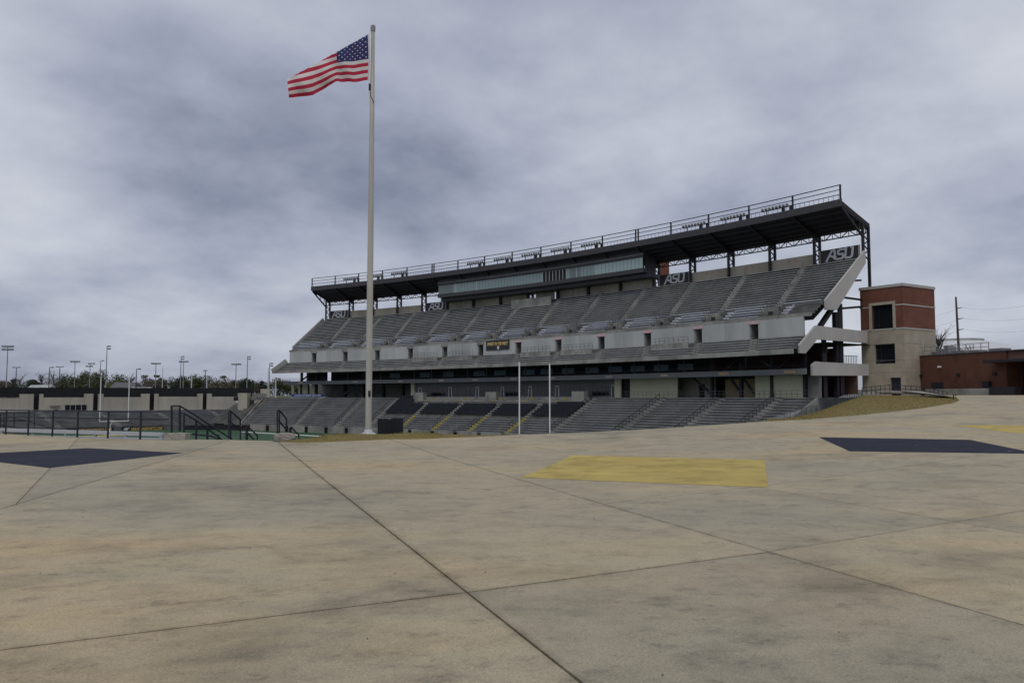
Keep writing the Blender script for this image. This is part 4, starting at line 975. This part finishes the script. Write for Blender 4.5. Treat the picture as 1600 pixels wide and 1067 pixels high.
MB().tube([Vector((fb.x, fb.y, 0))-tb_*.12-fv*.05+Vector((0, 0, z)) for z in (ht.z+.15, ht.z-1, hb_.z-.3, hb_.z-.9)], .012, 5).build('halyard', M_WHITE, fp)
q = P(577.5, 137, fpd-.1); MB().tube([q+Vector((0, 0, .15)), q-Vector((0, 0, .12))], .04, 6).build('halyard_snap', M_STEEL, fp)
MB().tube([P(578, 145, fpd-.1), P(580, 152, fpd-.1), P(584, 160, fpd-.12), P(583.5, 162, fpd-.12)], .013, 5).build('halyard_tail', M_STEEL, fp)
pad = MB(); pc = G(585, 685.0)
pad.prism([Vector((fb.x+a*tb_.x+b*fv.x, fb.y+a*tb_.y+b*fv.y, gz-.12)) for a, b in ((-.55, -.5), (.9, -.75), (.95, .4), (-.5, .6))], (0, 0, .15)); tag(pad.build('flagpole_pad', M_CONCL), 'small pale concrete pad under the flagpole base', 'concrete pad')
# flag cloth: s along the fly, v down the hoist
def lerp(x, xs, ys): return float(np.interp(x, xs, ys))
def flag_pt(s, v):
    px = lerp(s, [0, .2, .4, .7, 1], [574.5, 551, 526.5, 488, 450])
    yc = lerp(s, [0, .1, .2, .4, .6, .8, 1], [54, 61, 67.5, 81, 95.5, 109.5, 123]); vc = lerp(s, [0, .2, .4, .7, 1], [0, .13, .27, .42, .55])
    yb = lerp(s, [0, .1, .2, .3, .4, .5, .6, .7, .85, 1], [125.5, 127.5, 129, 128, 127.5, 134, 142, 149, 151.5, 153])
    dep = .15*math.sin(s*11+.6+v*1.5)*min(1, s*3)+.07*math.sin(s*23+v*7)*min(1, s*4)-.25*s
    if v >= vc:
        q = (v-vc)/(1-vc); y = yc+(yb-yc)*q; y += .9*math.sin(s*30+v*4)*min(1, s*3)*q*(1 if s < .45 else .3)
        dd = dep-.10*math.sin(q*math.pi)*(.3+s)-.22*max(0, q-.75)*4*max(0, min(1, (s-.35)*3))*max(0, 1-(s-.35)*1.6)*-.3
        px2 = px-(q-.5)*-3*s+ (1.5*math.sin(q*math.pi) if s < .05 else 0)
    else:
        q = (vc-v)/(vc+1e-6); y = yc+(vc-v)*34*q; dd = dep+.10+.20*math.sin(min(1, q*1.3)*math.pi/2); px2 = px+2*s
        if q < .25: dd = dep+.4*q
    return P(px2, y, fpd-.05+dd)
flag = thing('flag', ht, 'United States flag with stars and stripes flying from the flagpole', 'flag')
NS, NVs = 60, 3
for st in range(13):
    mb = MB(); s0 = .4 if st < 7 else 0.; ns = int(NS*(1-s0))
    for i in range(ns+1):
        for j in range(NVs+1): mb.v.append(tuple(flag_pt(s0+(1-s0)*i/ns, (st+j/NVs)/13)))
    for i in range(ns):
        for j in range(NVs): a = i*(NVs+1)+j; mb.f.append((a, a+NVs+1, a+NVs+2, a+1))
    mb.build('stripe', M_FLAGR if st % 2 == 0 else M_FLAGW, flag, smooth=True)
mb = MB(); n1_, n2_ = 24, 14
for i in range(n1_+1):
    for j in range(n2_+1): mb.v.append(tuple(flag_pt(.4*i/n1_, 7/13*j/n2_)))
for i in range(n1_):
    for j in range(n2_): a = i*(n2_+1)+j; mb.f.append((a, a+n2_+1, a+n2_+2, a+1))
canton = mb.build('canton', M_FLAGB, flag, smooth=True)
camv = -Vector((FW[0], FW[1], 0))
for r_ in range(9):
    for c_ in range(6 if r_ % 2 == 0 else 5):
        s = .4*((c_+.5+(.5 if r_ % 2 else 0))/6); v = 7/13*(r_+.9)/9.8; c = flag_pt(s, v); vc = lerp(s, [0, .2, .4, .7, 1], [0, .13, .27, .42, .55])
        if v < vc+.01: continue
        e1 = (flag_pt(s+.01, v)-flag_pt(s-.005, v)).normalized(); e2 = (flag_pt(s, v+.01)-flag_pt(s, v-.005)).normalized(); n_ = e1.cross(e2).normalized()
        if n_.dot(camv) < 0: n_ = -n_
        pts = []
        for k in range(10): rr3 = .040 if k % 2 == 0 else .016; a = math.pi/2+k*math.pi/5; pts.append(c+n_*.012+e1*rr3*math.cos(a)-e2*rr3*math.sin(a))
        MB().poly(pts).build('star', M_FLAGW, canton)
mb = MB().tube([flag_pt(0, 0)+tb_*.02, flag_pt(0, .5)+tb_*.02, flag_pt(0, 1)+tb_*.02], .022, 6); mb.build('header_band', M_FLAGW, flag)

# ================================================================== GOALPOSTS
def goal(x, y, label):
    g = thing('goalpost', (x+2.82, y, FIELD), label, 'goalpost', 'football goalposts')
    zc = FIELD+3.05; s = 1 if y > 120 else -1
    for dx in (0, 5.64): MB().tube([(x+dx, y, zc), (x+dx, y, zc+9.14)], .085, 8).build('upright', M_WHITE, g)
    MB().tube([(x-.05, y, zc), (x+5.69, y, zc)], .085, 8).build('crossbar', M_WHITE, g)
    MB().tube([(x+2.82, y, zc), (x+2.82, y+.8*s, zc-.15), (x+2.82, y+1.7*s, zc-.7), (x+2.82, y+2*s, zc-1.6), (x+2.82, y+2*s, FIELD)], .13, 8).build('gooseneck', M_WHITE, g)
pf = P(155.6, 660.2, 168.5); goal(pf.x, pf.y, 'white goalpost at the far end zone, whole frame visible')
pn = P(811.5, 567, 101); goal(pn.x, pn.y, 'near white goalpost, only its two uprights rising above the plaza edge')

# ================================================================== FAR END STAND
def E(px, Y): v = ray(px, HOR); return (Y/v[1])*v[0]
es = thing('end_zone_stand', (E(200, 205), 205, FIELD), 'low end-zone seating with beige precast wall behind the far goalpost', 'grandstand')
YW, YF = 221., 205.; X0, X1 = E(-60, YW), E(372, YW)
zw = lambda px, py: P(px, py, 1).z
def yz(py, Y, px): v = ray(px, py); return v[2]*Y/v[1]
NE = 13; dk = MB(); prof = [(YF+i*(YW-1.2-YF)/NE, -6.9+i*(3.6)/NE) for i in range(NE+1)]
for (y0, z0), (y1, z1) in zip(prof, prof[1:]):
    dk.quad((X0, y0, z0), (X1+6, y0, z0), (X1+6, y1, z0), (X0, y1, z0)); dk.quad((X0, y1, z0), (X1+6, y1, z0), (X1+6, y1, z1), (X0, y1, z1))
dk.quad((X0, YF, FIELD), (X1+6, YF, FIELD), (X1+6, YF, -6.9), (X0, YF, -6.9)); dk.build('seating_deck', M_CONCD, es)
aX = [E(58, YW), E(150, YW), E(238, YW), E(322, YW)]
be = unit_box('bench', -.15, .15, .22, .28, M_ALUD, [(.17, .2, -.02, .16)])
xs = [X0]+aX+[X1+4]
for i, (y, z) in enumerate(prof[:-1]):
    for a, b in zip(xs, xs[1:]): inst('bench', be, es, ((a+b)/2, y+.7, z), 0, (b-a-1.3, 1, 1))
for x in aX:
    st = MB()
    for (y, z) in prof[:-1]: st.box(x-.6, x+.6, y, y+1.2, z-.05, z+.16)
    st.build('aisle_steps', M_CONC, es)
# precast wall in stepped panels; (px0, px1, top py)
pan = [(-60, 31, 622), (31, 53, 615.5), (62, 68, 615.5), (68, 132, 620.8), (132, 146, 615), (154, 162, 615.2), (162, 221, 620.3), (221, 234, 615), (242, 248, 615), (248, 309, 619.5), (309, 317, 614.8), (324, 331, 614.8), (331, 370, 619.6)]
for a, b, ty in pan:
    if b <= a: continue
    xa, xb = E(a, YW), E(b, YW); MB().box(xa+.02, xb-.02, YW, YW+.5, -4, yz(ty, YW, (a+b)/2)).build('precast_panel', M_PRE, es)
MB().box(E(40, YW), E(340, YW), YW+2.2, YW+2.4, -4, .4).build('passage_wall', M_DARK, es)  # dark colour stands in for shade inside the wall slots
o = MB().box(E(101.5, YW), E(136, YW), YW-.08, YW-.01, yz(645, YW, 118), yz(632.5, YW, 118)).build('booth_window', M_GLASSD, es)
for px in (101.5, 110, 118.5, 127.5, 136): x = E(px, YW); MB().box(x-.06, x+.06, YW-.12, YW-.081, yz(645, YW, 118), yz(632.5, YW, 118)).build('window_mullion', M_ALU, o)
MB().box(E(86, YW), E(90.5, YW), YW-.06, YW-.01, -3.6, yz(639.5, YW, 88)).build('booth_door', M_RAILB, es)
MB().box(E(78, YW), E(94.5, YW), YW-1.2, YW-.005, yz(634.4, YW, 86), yz(633, YW, 86)).build('door_canopy', M_CONC, es)
# screened fence along the top
fe = thing('screen_fence', (E(200, YW+1), YW+1, 0), 'long black screened fence along the top of the end-zone wall', 'fence')
fx = [E(px, YW+1) for px in np.linspace(-60, 396, 27)]
for a, b in zip(fx, fx[1:]): MB().box(a+.03, b-.03, YW+1, YW+1.04, .1, 2.25+(a-40)*.006).build('screen_panel', M_BLACKS, fe)
for a in fx: MB().box(a-.06, a+.06, YW+.9, YW+.99, -.2, 2.32+(a-40)*.006).build('post', M_STEEL, fe)
# corner pier, gangway and raking wall
cp = thing('corner_pier', P(378, 645, 212), 'tall beige precast pier at the corner between end stand and main stand', 'pier')
def pbox(px0, px1, py0, py1, d, dep, m, name, parent): 
    a, b, c, e_ = P(px0, py1, d), P(px1, py1, d), P(px1, py0, d), P(px0, py0, d); return MB().prism([a, b, c, e_], Vector((FW[0], FW[1], 0))*dep).build(name, m, parent)
pbox(371.5, 386, 614, 646, 212, 3, M_PRE, 'pier_shaft', cp); pbox(365, 372, 620, 626, 211.9, .2, M_BLACKS, 'louvre', cp)
gw = thing('corner_gangway', P(400, 622, 214), 'concrete gangway bridge beside the corner pier', 'walkway')
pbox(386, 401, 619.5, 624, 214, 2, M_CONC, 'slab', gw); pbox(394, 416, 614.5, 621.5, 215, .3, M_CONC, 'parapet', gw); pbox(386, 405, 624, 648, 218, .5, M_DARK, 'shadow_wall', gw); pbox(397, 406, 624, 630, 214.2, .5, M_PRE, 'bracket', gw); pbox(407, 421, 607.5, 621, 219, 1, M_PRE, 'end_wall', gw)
# ad boards along the front of the end stand
def adboard(px0, px1, py0, py1, label):
    xa, xb = E(px0, 203.4), E(px1, 203.4); pm = (px0+px1)/2; z0, z1 = yz(py1, 203.4, pm), yz(py0, 203.4, pm)
    t = thing('advertising_board', ((xa+xb)/2, 203.4, FIELD), label, 'sign', 'boards along the end-zone wall'); MB().box(xa, xb, 203.4, 203.6, z0, z1).build('board_panel', M_SIGN, t); return t, xa, xb, z0, z1
t, xa, xb, z0, z1 = adboard(192, 257, 666, 674.3, 'black advertising board with gold lettering and silver wolf head, right of the goalpost')
text_part('lettering', 'ARKANSASSPORTS.COM', M_GOLD, 1.0, t, (xa+(xb-xa)*.585, 203.36, (z0+z1)/2), 0, .1, .015, (xb-xa)*.76)
hw = [(0, .1), (.5, .55), (1.3, .5), (1.7, .75), (1.6, .3), (1.2, 0), (.9, -.45), (.6, -.2), (.2, -.3)]
MB().prism([(xa+.35+x*.85, 203.36, (z0+z1)/2+z*.8) for x, z in hw], (0, -.02, 0)).build('emblem', M_SILVER, t)
t, xa, xb, z0, z1 = adboard(106, 179, 668, 676.5, 'black advertising board with gold lettering left of the goalpost')
text_part('lettering', 'ARKANSASSPORTS.COM', M_GOLD, 1.0, t, (xa+(xb-xa)*.6, 203.36, (z0+z1)/2), 0, .1, .015, (xb-xa)*.7)
pl = P(295, 668, 200); t = thing('wall_pad', (pl.x, pl.y, FIELD), 'dark padded low wall left of the far corner aisle', 'pad'); pbox(289, 333, 664.5, 671.5, 200, .4, M_BLACKS, 'pad_panel', t)
pbox(382, 404, 664, 670, 199, .4, M_BLACKS, 'pad_panel', tag(bpy.data.objects.new('wall_pad', None), 'dark padded opening at the foot of the corner raking wall', 'pad')) if False else None

# ================================================================== NEAR RAILINGS
def pipe_thing(name, label, cat, group, polys, posts, m=M_RAILB, r=.024, pr=.03, panel=None):
    t = thing(name, polys[0][0], label, cat, group)
    for pl_ in polys: MB().tube(pl_, r, 6).build('rail', m, t)
    for a, b in posts: MB().tube([a, b], pr, 6).build('post', m, t)
    return t
pb_px = [(-42, 676), (8.8, 678.8), (43.7, 680.2), (81.6, 681.8), (120.6, 683), (168.4, 684.6), (219, 686.2)]
base = [G(*p)-Vector((0, 0, .02)) for p in pb_px]; ends = [G(263, 688)]
bp = base+ends; top = [p+Vector((0, 0, 1.10)) for p in bp]; mid = [p+Vector((0, 0, .81)) for p in bp]
pipe_thing('plaza_railing', 'dark two-rail pipe railing along the left plaza edge', 'railing', None, [top, mid], list(zip(base, [p+Vector((0, 0, 1.1)) for p in base])), r=.028, pr=.042)
# pale bench plank and foot plank just below the edge
bn = thing('edge_bench', G(120, 684)+Vector((FW[0], FW[1], 0))*1.2, 'long pale aluminium bleacher bench behind the left plaza railing', 'bench')
MB().tube([P(-60, 668.5, 39.5), P(0, 671.5, 38.7), P(130, 675, 36.5), P(255, 678.6, 34.8)], .075, 4).build('seat_plank', M_ALUW, bn)
MB().tube([P(-60, 677.5, 39.3), P(0, 680.5, 38.4), P(130, 684, 36.2), P(255, 686.5, 34.5)], .06, 4).build('foot_plank', M_ALUW, bn)
for px, py, d in ((3, 672, 38.5), (52, 673.5, 37.8), (103, 674.8, 36.9), (149, 676, 36.2), (197, 677.6, 35.5), (252, 679, 34.7)): q = P(px, py, d); MB().tube([q, q-Vector((0, 0, .9))], .05, 4).build('leg', M_ALU, bn)
# ramp rail behind, at far left
d_ = 46
pipe_thing('stair_railing', 'dark sloping stair railing beyond the left plaza railing', 'railing', None,
           [[P(-40, 645.5, d_), P(53, 645.5, d_), P(54, 646.5, d_), P(54, 672, d_)], [P(10, 650, d_), P(43, 658, d_), P(88, 670.5, d_)], [P(-20, 660, d_), P(45, 671, d_)], [P(-40, 658, d_), P(54, 657.5, d_)]],
           [(P(x, 645.5, d_), P(x, 672, d_)) for x in (1, 6, 22)])
d_ = 33.4
sg = pipe_thing('stair_guard', 'dark stair guard railing with mesh panel running down from the concrete block', 'railing', None,
           [[P(268, 634, d_), P(281, 634, d_), P(305, 648.5, d_+1.0), P(362, 686, d_+3)], [P(283, 645, d_), P(287, 645.5, d_), P(308, 657.5, d_+1), P(346, 686, d_+2.4)], [P(300, 678, d_+.8), P(330, 681, d_+1.8), P(345, 688, d_+2)]],
           [(P(268, 676, d_), P(268, 633.5, d_)), (P(281, 674, d_), P(281, 634, d_)), (P(287.5, 687, d_), P(287.5, 645, d_)), (P(306.5, 687, d_+1), P(306.5, 656, d_+1)), (P(324, 687, d_+1.8), P(324, 668, d_+1.8)), (P(341, 688, d_+2.4), P(341, 679, d_+2.4))], r=.035, pr=.045)
ms = MB()
for i in range(9): ms.tube([P(269+i*1.4, 636, d_), P(269+i*1.4, 674, d_)], .006, 4)
for j in range(14): ms.tube([P(268.5, 636+j*2.8, d_), P(281, 636+j*2.8, d_)], .006, 4)
ms.build('mesh_panel', M_RAILG, sg)
hr = [(357.5, 641.5, 375.5, 655.5, 685, 'near-centre pair, left of the small rails'), (433.5, 640, 447.5, 654, 684, 'nearest the rock')]
for (xa, ya, xb, yb, ybt, w) in hr:
    pipe_thing('handrail', 'tall dark bent-pipe stair handrail, %s' % ('second right of the mesh stair guard' if xa < 400 else 'just above the rock'), 'handrail', 'stair handrails at the plaza edge',
               [[P(xa, ybt, d_), P(xa, ya+1, d_), P(xa+2, ya, d_), P(xb, yb, d_+1), P(xb, ybt+3, d_+1)], [P(xa, ya+15, d_), P(xb, yb+17, d_+1)]], [(P(xa+3, ybt, d_+.1), P(xa+3, ya+1, d_+.1))], r=.035)
for (xa, ya, xb, yb, ybt, w) in [(384.5, 666, 402, 680, 687, 'between the two tall handrails'), (452.5, 667, 467, 679.5, 688, 'right beside the rock')]:
    pipe_thing('handrail', 'short dark stair handrail, %s' % w, 'handrail', 'stair handrails at the plaza edge',
               [[P(xa, ybt, d_), P(xa, ya+1, d_), P(xa+2, ya, d_), P(xb, yb, d_+1), P(xb, ybt, d_+1)], [P(xa+2, ya+10, d_), P(xb-5, ybt, d_+1)]], [(P(xa+2, ybt, d_+.1), P(xa+2, ya+1, d_+.1))], r=.03)
def chunk(name, px0, px1, py0, py1, d, dep, m, label, cat, jit=.05, seg=(6, 4, 4), rnd=.35):
    a, b = P(px0, py1, d), P(px1, py1, d); w = (b-a).length; h = P(px0, py0, d).z-a.z; c = (a+b)/2+Vector((FW[0], FW[1], 0))*dep/2
    b_ = bmesh.new(); bmesh.ops.create_cube(b_, size=1); bmesh.ops.subdivide_edges(b_, edges=b_.edges[:], cuts=5, use_grid_fill=True)
    for v in b_.verts:
        n = v.co.normalized()*.5; v.co = v.co.lerp(n*1.25, rnd); v.co += Vector(rng.normal(0, jit, 3).tolist())*.3
        v.co = Vector((v.co.x*w, v.co.y*dep, (v.co.z+.5)*h))
    me = bpy.data.meshes.new(name); b_.to_mesh(me); b_.free(); me.materials.append(m); o = inst(name, me, None, (c.x, c.y, a.z-.03), -PSI); return tag(o, label, cat)
chunk('concrete_block', 256, 289, 675.5, 690, 32.4, .5, M_ROCK, 'rough tan concrete block at the right end of the left railing', 'block', .02, rnd=.04)
chunk('rock', 427, 456, 676, 690.5, 31.6, .45, M_ROCK, 'rounded grey rock at the left tip of the grass verge', 'rock', .06, rnd=.55)
cab = thing('black_cabinet', G(600, 686), 'black equipment cabinet pair standing behind the grass right of the flagpole', 'cabinet')
pbox(590, 603, 654, 682, 36.5, .5, M_BLACKS, 'cabinet_door', cab); pbox(603.2, 611, 655.5, 682, 36.52, .5, M_BLACKS, 'cabinet_centre', cab); pbox(611.2, 628, 653.5, 682, 36.5, .5, M_BLACKS, 'cabinet_door', cab)

# ================================================================== BACKGROUND: light poles, trees, houses, dome, power line
poles = [(12.2, 542.5, 'S', 245), (25.7, 574, 'T', 235), (77.4, 574, 'A', 232), (93.4, 573, 'T', 236), (117.4, 566, 'S', 300), (141, 569, 'D', 290), (157.5, 563.5, 'A', 290), (167.4, 541, 'F', 260), (213.4, 576.6, 'A', 235), (243.7, 569, 'S', 300), (254.4, 574, 'M', 320), (283, 557.5, 'F', 300), (287, 566, 'S', 310), (299.6, 584.7, 'M', 245), (321, 579, 'A', 238), (323.2, 590, 'M', 240), (369, 570, 'S', 300), (386.8, 557.5, 'F', 290), (419.4, 574, 'M', 300), (421.3, 568, 'F', 280), (431, 592, 'M', 240)]
desc = {'S': 'grey light pole with wide lamp bank', 'T': 'dark two-armed light pole', 'A': 'dark single-arm light pole', 'D': 'grey light pole with two lamp banks', 'F': 'tall grey light pole with small cluster', 'M': 'thin pale mast'}
for n, (px, py, k, d) in enumerate(poles):
    tp = P(px, py, d); m = M_RAILB if k in 'TA' else M_GALV; r0 = .16 if k in 'TA' else .2
    t = thing('light_pole', (tp.x, tp.y, -.3), desc[k]+' beyond fence, %s pole from left' % (ordinal(n) if n < 20 else 'last'), 'light pole', 'light poles behind the far fence')
    MB().tube([(tp.x, tp.y, -.4), (tp.x, tp.y, tp.z)], r0, 6, r0*.6).build('shaft', m if k != 'M' else M_ALUW, t)
    ax = Vector((RT[0], RT[1], 0))
    def lampbox(dx, dz, w=.5, h=.4): q = tp+ax*dx+Vector((0, 0, dz)); return MB().box(q.x-w/2, q.x+w/2, q.y-w/2, q.y+w/2, q.z-h/2, q.z+h/2)
    if k == 'S':
        for row in (0, -.9) if n == 0 else (0,):
            MB().tube([tp+ax*-1.6+Vector((0, 0, row)), tp+ax*1.6+Vector((0, 0, row))], .07, 4).build('cross_arm', m, t)
            for j in range(5): lampbox(-1.5+j*.75, row+.25, .5, .5).build('lamp', M_ALUD, t)
    elif k == 'D':
        for dx, row in ((.4, 0), (-.3, -.9)):
            MB().tube([tp+ax*(dx-1.2)+Vector((0, 0, row)), tp+ax*(dx+1.2)+Vector((0, 0, row))], .07, 4).build('cross_arm', m, t)
            for j in range(3): lampbox(dx-.9+j*.9, row+.2, .5, .45).build('lamp', M_ALUD, t)
    elif k == 'T':
        MB().tube([tp+ax*-.8, tp+ax*.8], .06, 4).build('cross_arm', m, t)
        for j in (-1, 1): lampbox(j*.75, 0, .6, .2).build('lamp', m, t)
    elif k == 'A': MB().tube([tp, tp+ax*.7], .06, 4).build('arm', m, t); lampbox(.8 if n != 14 else -.2, 0, .6, .25).build('lamp', m, t)
    elif k == 'F':
        for j in range(2): MB().tube([tp+ax*-.1+Vector((0, 0, -j*.8)), tp+ax*1.1+Vector((0, 0, -j*.8))], .07, 4).build('arm', m, t); lampbox(.6, -j*.8, .9, .4).build('lamp', M_ALUD, t)

def tree(px, ybase, ytop, wpx, d, kind, label, group, cat='tree'):
    b = P(px, 607, d); b.z = -.4; top = P(px, ytop, d).z; h = top-b.z; w = wpx/FPX*d/2
    t = thing('tree', b, label, cat, group); bare = kind == 'bare'
    tk = MB(); lean = Vector((random.uniform(-.05, .05), random.uniform(-.05, .05), 1))
    trunk = [b+lean*(h*q) for q in (0, .2, .4, .6, .8)]
    tk.tube(trunk, h*.026+.05, 6, .05); nb = 11 if not bare else 16; tips = []
    for i in range(nb):
        q = random.uniform(.2, .75) if d > 250 else random.uniform(.5, .8); s = b+lean*(h*q); a = random.uniform(0, 6.28); el = random.uniform(.3, 1.1); L = w*random.uniform(.6, 1.1)*(1.25-q*.5)*(1 if d > 250 else 1.9)
        dv_ = Vector((math.cos(a)*math.cos(el), math.sin(a)*math.cos(el), math.sin(el)))
        m1 = s+dv_*L*.5+Vector((0, 0, .05*L)); e_ = s+dv_*L; e_.z = min(e_.z, top)
        tk.tube([s, m1, e_], h*.011+.02, 4, .02); tips.append((m1, e_))
        if bare:
            for _ in range(7):
                f = random.uniform(.2, 1); p0 = s.lerp(e_, f); dd = (dv_+Vector(rng.normal(0, .6, 3).tolist())).normalized(); p1 = p0+dd*L*random.uniform(.25, .5); p1.z = min(p1.z, top+.3); tk.tube([p0, p1], .035, 3, .012)
                for _ in range(3): dd2 = (dd+Vector(rng.normal(0, .6, 3).tolist())).normalized(); pp0 = p0.lerp(p1, random.uniform(.3, 1)); tk.tube([pp0, pp0+dd2*L*.2], .018, 3, .008)
    tk.build('trunk', M_BARK if not bare else M_BARKG, t)
    if bare: 
        if d > 200: n, leafm = 500, M_LEAF[2]
        else: return t
    else: n = 2600; leafm = {'olive': M_LEAF[0], 'dark': M_LEAF[1], 'brown': M_LEAF[2], 'yellow': M_LEAF[3]}[kind]
    cen = b+Vector((0, 0, h*.58)); lobes = [(cen+Vector((rng.normal(0, w*.42), rng.normal(0, w*.42), rng.normal(0, h*.14))), random.uniform(.26, .52)) for _ in range(14)]
    pts = []; 
    while len(pts) < n:
        c, q = random.choice(lobes); v = Vector(rng.normal(0, 1, 3).tolist()).normalized()*(random.random()**.4); p = c+Vector((v.x*w*q, v.y*w*q, v.z*h*.33*q*1.35))
        if p.z > top: p.z = top-random.random()*h*.08
        if p.z < b.z+h*.12: continue
        pts.append(p)
    pts = np.array([list(p) for p in pts]); s = (.23 if not bare else .13)*(d/300)**.5
    a = rng.normal(0, 1, (n, 3)); a /= np.linalg.norm(a, axis=1)[:, None]; c = rng.normal(0, 1, (n, 3)); c = np.cross(a, c); c /= np.linalg.norm(c, axis=1)[:, None]
    sz = s*rng.uniform(.6, 1.5, (n, 1)); V = np.stack([pts-a*sz, pts+c*sz*.6, pts+a*sz, pts-c*sz*.6], 1).reshape(-1, 3)
    mb = MB(); mb.v = [tuple(x) for x in V]; mb.f = [(4*i, 4*i+1, 4*i+2, 4*i+3) for i in range(n)]
    o = bpy.data.objects.new('crown', mb.mesh('crown', leafm)); COL.objects.link(o); adopt(o, t)
    return t
trs = [(-8, 590, 40, 'brown'), (8, 592, 30, 'dark'), (31, 585, 26, 'bare'), (52, 590, 26, 'dark'), (67, 577, 26, 'bare'), (84, 578, 24, 'bare'), (104, 582, 34, 'olive'), (112, 595, 44, 'yellow'), (122, 586, 26, 'olive'), (138, 577, 32, 'olive'), (157, 580, 28, 'olive'), (172, 593, 30, 'yellow'), (181, 582, 36, 'olive'), (203, 584, 26, 'bare'), (198, 592, 30, 'brown'), (226, 588, 22, 'bare'), (236, 586, 26, 'brown'), (253, 586, 30, 'olive'), (276, 583, 26, 'dark'), (292, 585, 32, 'dark'), (306, 583, 32, 'olive'), (318, 590, 22, 'bare'), (338, 587, 36, 'brown'), (354, 588, 34, 'brown'), (373, 590, 22, 'dark'), (385, 588, 22, 'dark'), (397, 589, 18, 'bare'), (407, 592, 26, 'dark'), (436, 590, 30, 'olive'), (455, 596, 36, 'olive')]
kd = {'olive': 'olive green leafy tree', 'dark': 'dark evergreen tree', 'brown': 'brownish half-bare tree', 'bare': 'bare grey twiggy tree', 'yellow': 'low yellow-green bushy tree'}
trs.sort(); cnt = {}
for n, (px, yt, w, k) in enumerate(trs):
    cnt[k] = cnt.get(k, 0)+1
    tree(px, 607, yt, w*1.15, 330+12*((n*7) % 5), k, kd[k]+' beyond the far fence, %s of its kind from the left' % ordinal(cnt[k]-1), 'trees beyond the far fence')
tree(1471, 560, 511, 34, 175, 'bare', 'bare thin tree behind the brick building, left of the power pole', 'bare trees behind the brick building')
tree(1517, 560, 536, 26, 200, 'bare', 'small bare tree in front of the white dome', 'bare trees behind the brick building')
tree(1502, 560, 526, 10, 330, 'bare', 'tiny bare treetop showing above the dome', 'bare trees behind the brick building')
tl = MB(); V = []
for i in range(5200):
    px = random.uniform(-120, 470); d = random.uniform(420, 520); hgt = random.uniform(0, 1)**.7; zt_ = (P(px, 601-5*math.sin(px*.045)-3*math.sin(px*.13+1), d).z); p = P(px, 610, d); p.z = -1+hgt*(zt_+1)
    a = Vector(rng.normal(0, 1, 3).tolist()).normalized()*random.uniform(.5, 1.1); b = a.orthogonal().normalized()*.6; tl.quad(p-a, p+b, p+a, p-b)
o = tl.build('far_treeline', M_LEAF[1], kind='stuff'); tag(o, 'distant dark band of trees along the horizon on the left', 'treeline')
for n, (px0, px1, py0, d, lab) in enumerate(((172, 207, 597, 300, 'grey house with dark gabled roof among the trees behind the goalpost'), (40, 72, 601, 310, 'low pale-roofed building behind the fence at left'), (199, 228, 604.5, 290, 'low flat pale roof just above the fence'))):
    a, b = P(px0, 612, d), P(px1, 612, d); zt_ = P(px0, py0, d).z; t = thing('house', ((a.x+b.x)/2, (a.y+b.y)/2, -.4), lab, 'house', 'houses beyond the far fence'); fv3 = Vector((FW[0], FW[1], 0)); dd = 8
    MB().prism([Vector((p.x, p.y, -.5)) for p in (a, b, b+fv3*dd, a+fv3*dd)], (0, 0, zt_*.6+.5)).build('wall', M_CONC if n else M_CLUBF, t)
    zr = zt_*.6; ex = (b-a)*.04
    r_ = MB(); c1, c2 = a-ex, b+ex
    for q in (c1, c2): q.z = zr
    r_.prism([c1-fv3*.4, c1+fv3*(dd/2)+Vector((0, 0, max(.2, zt_-zr))), c1+fv3*(dd+.4)], c2-c1).build('roof', M_ROOFG if n == 0 else M_ALU, t)
    if n == 0:
        for q in (.25, .6): p = a.lerp(b, q)-fv3*.05; MB().box(p.x-.6, p.x+.6, p.y-.05, p.y+.05, .9, 2.2).build('window', M_GLASSD, t)
# white dome beyond the brick building
dc = P(1497, 531, 300); RD = 54.; dm = MB(); N_ = 40
prof = [(RD*math.sin(a), RD*math.cos(a)) for a in np.linspace(.85, .16, 14)]
dm.lathe((dc.x, dc.y, dc.z-RD), prof, N_)
t = thing('domed_arena', (dc.x, dc.y, 0), 'shallow white domed arena roof far behind the brick building', 'arena'); dm.build('dome_roof', M_DOME, t, smooth=True)
dm = MB(); dm.lathe((dc.x, dc.y, dc.z), [(8.3, -1.2), (8.3, .1), (0.5, .5)], 28); dm.build('dome_cap', M_ALU, t)
db = MB(); db.lathe((dc.x, dc.y, 0), [(RD*math.sin(.85)+.2, -1), (RD*math.sin(.85)+.2, dc.z-RD+RD*math.cos(.85)+.3)], N_); db.build('drum_wall', M_CONC, t)
# power pole with arms and wires
pt = P(1493.5, 464, 165); pbz = P(1500, 560, 165)
t = thing('power_pole', (pbz.x, pbz.y, -.3), 'tall brown steel power pole with three short arms behind the brick building', 'power pole')
MB().tube([(pbz.x, pbz.y, -.4), pt], .32, 8, .17).build('shaft', M_UTIL, t)
arms = []
for py, x0, x1 in ((482, 1494.5, 1503), (498.5, 1496, 1505), (515.5, 1497, 1505.5)):
    a, b = P(x0, py, 165), P(x1, py-1.5, 164); MB().tube([a, b], .1, 5, .06).build('arm', M_UTIL, t); arms.append((a, b))
for (a, b), yl, yr in zip(arms, (495, 511, 526), (453, 478, 500)):
    l0, r0 = P(1380, yl, 250), P(1760, yr-22, 90)
    for e_ in (l0, r0):
        pts = [b.lerp(e_, q)-Vector((0, 0, 3.2*q*(1-q)*2)) for q in np.linspace(0, 1, 13)]; MB().tube(pts, .011, 4).build('wire', M_GALV, t)
SC.render.engine = 'CYCLES'
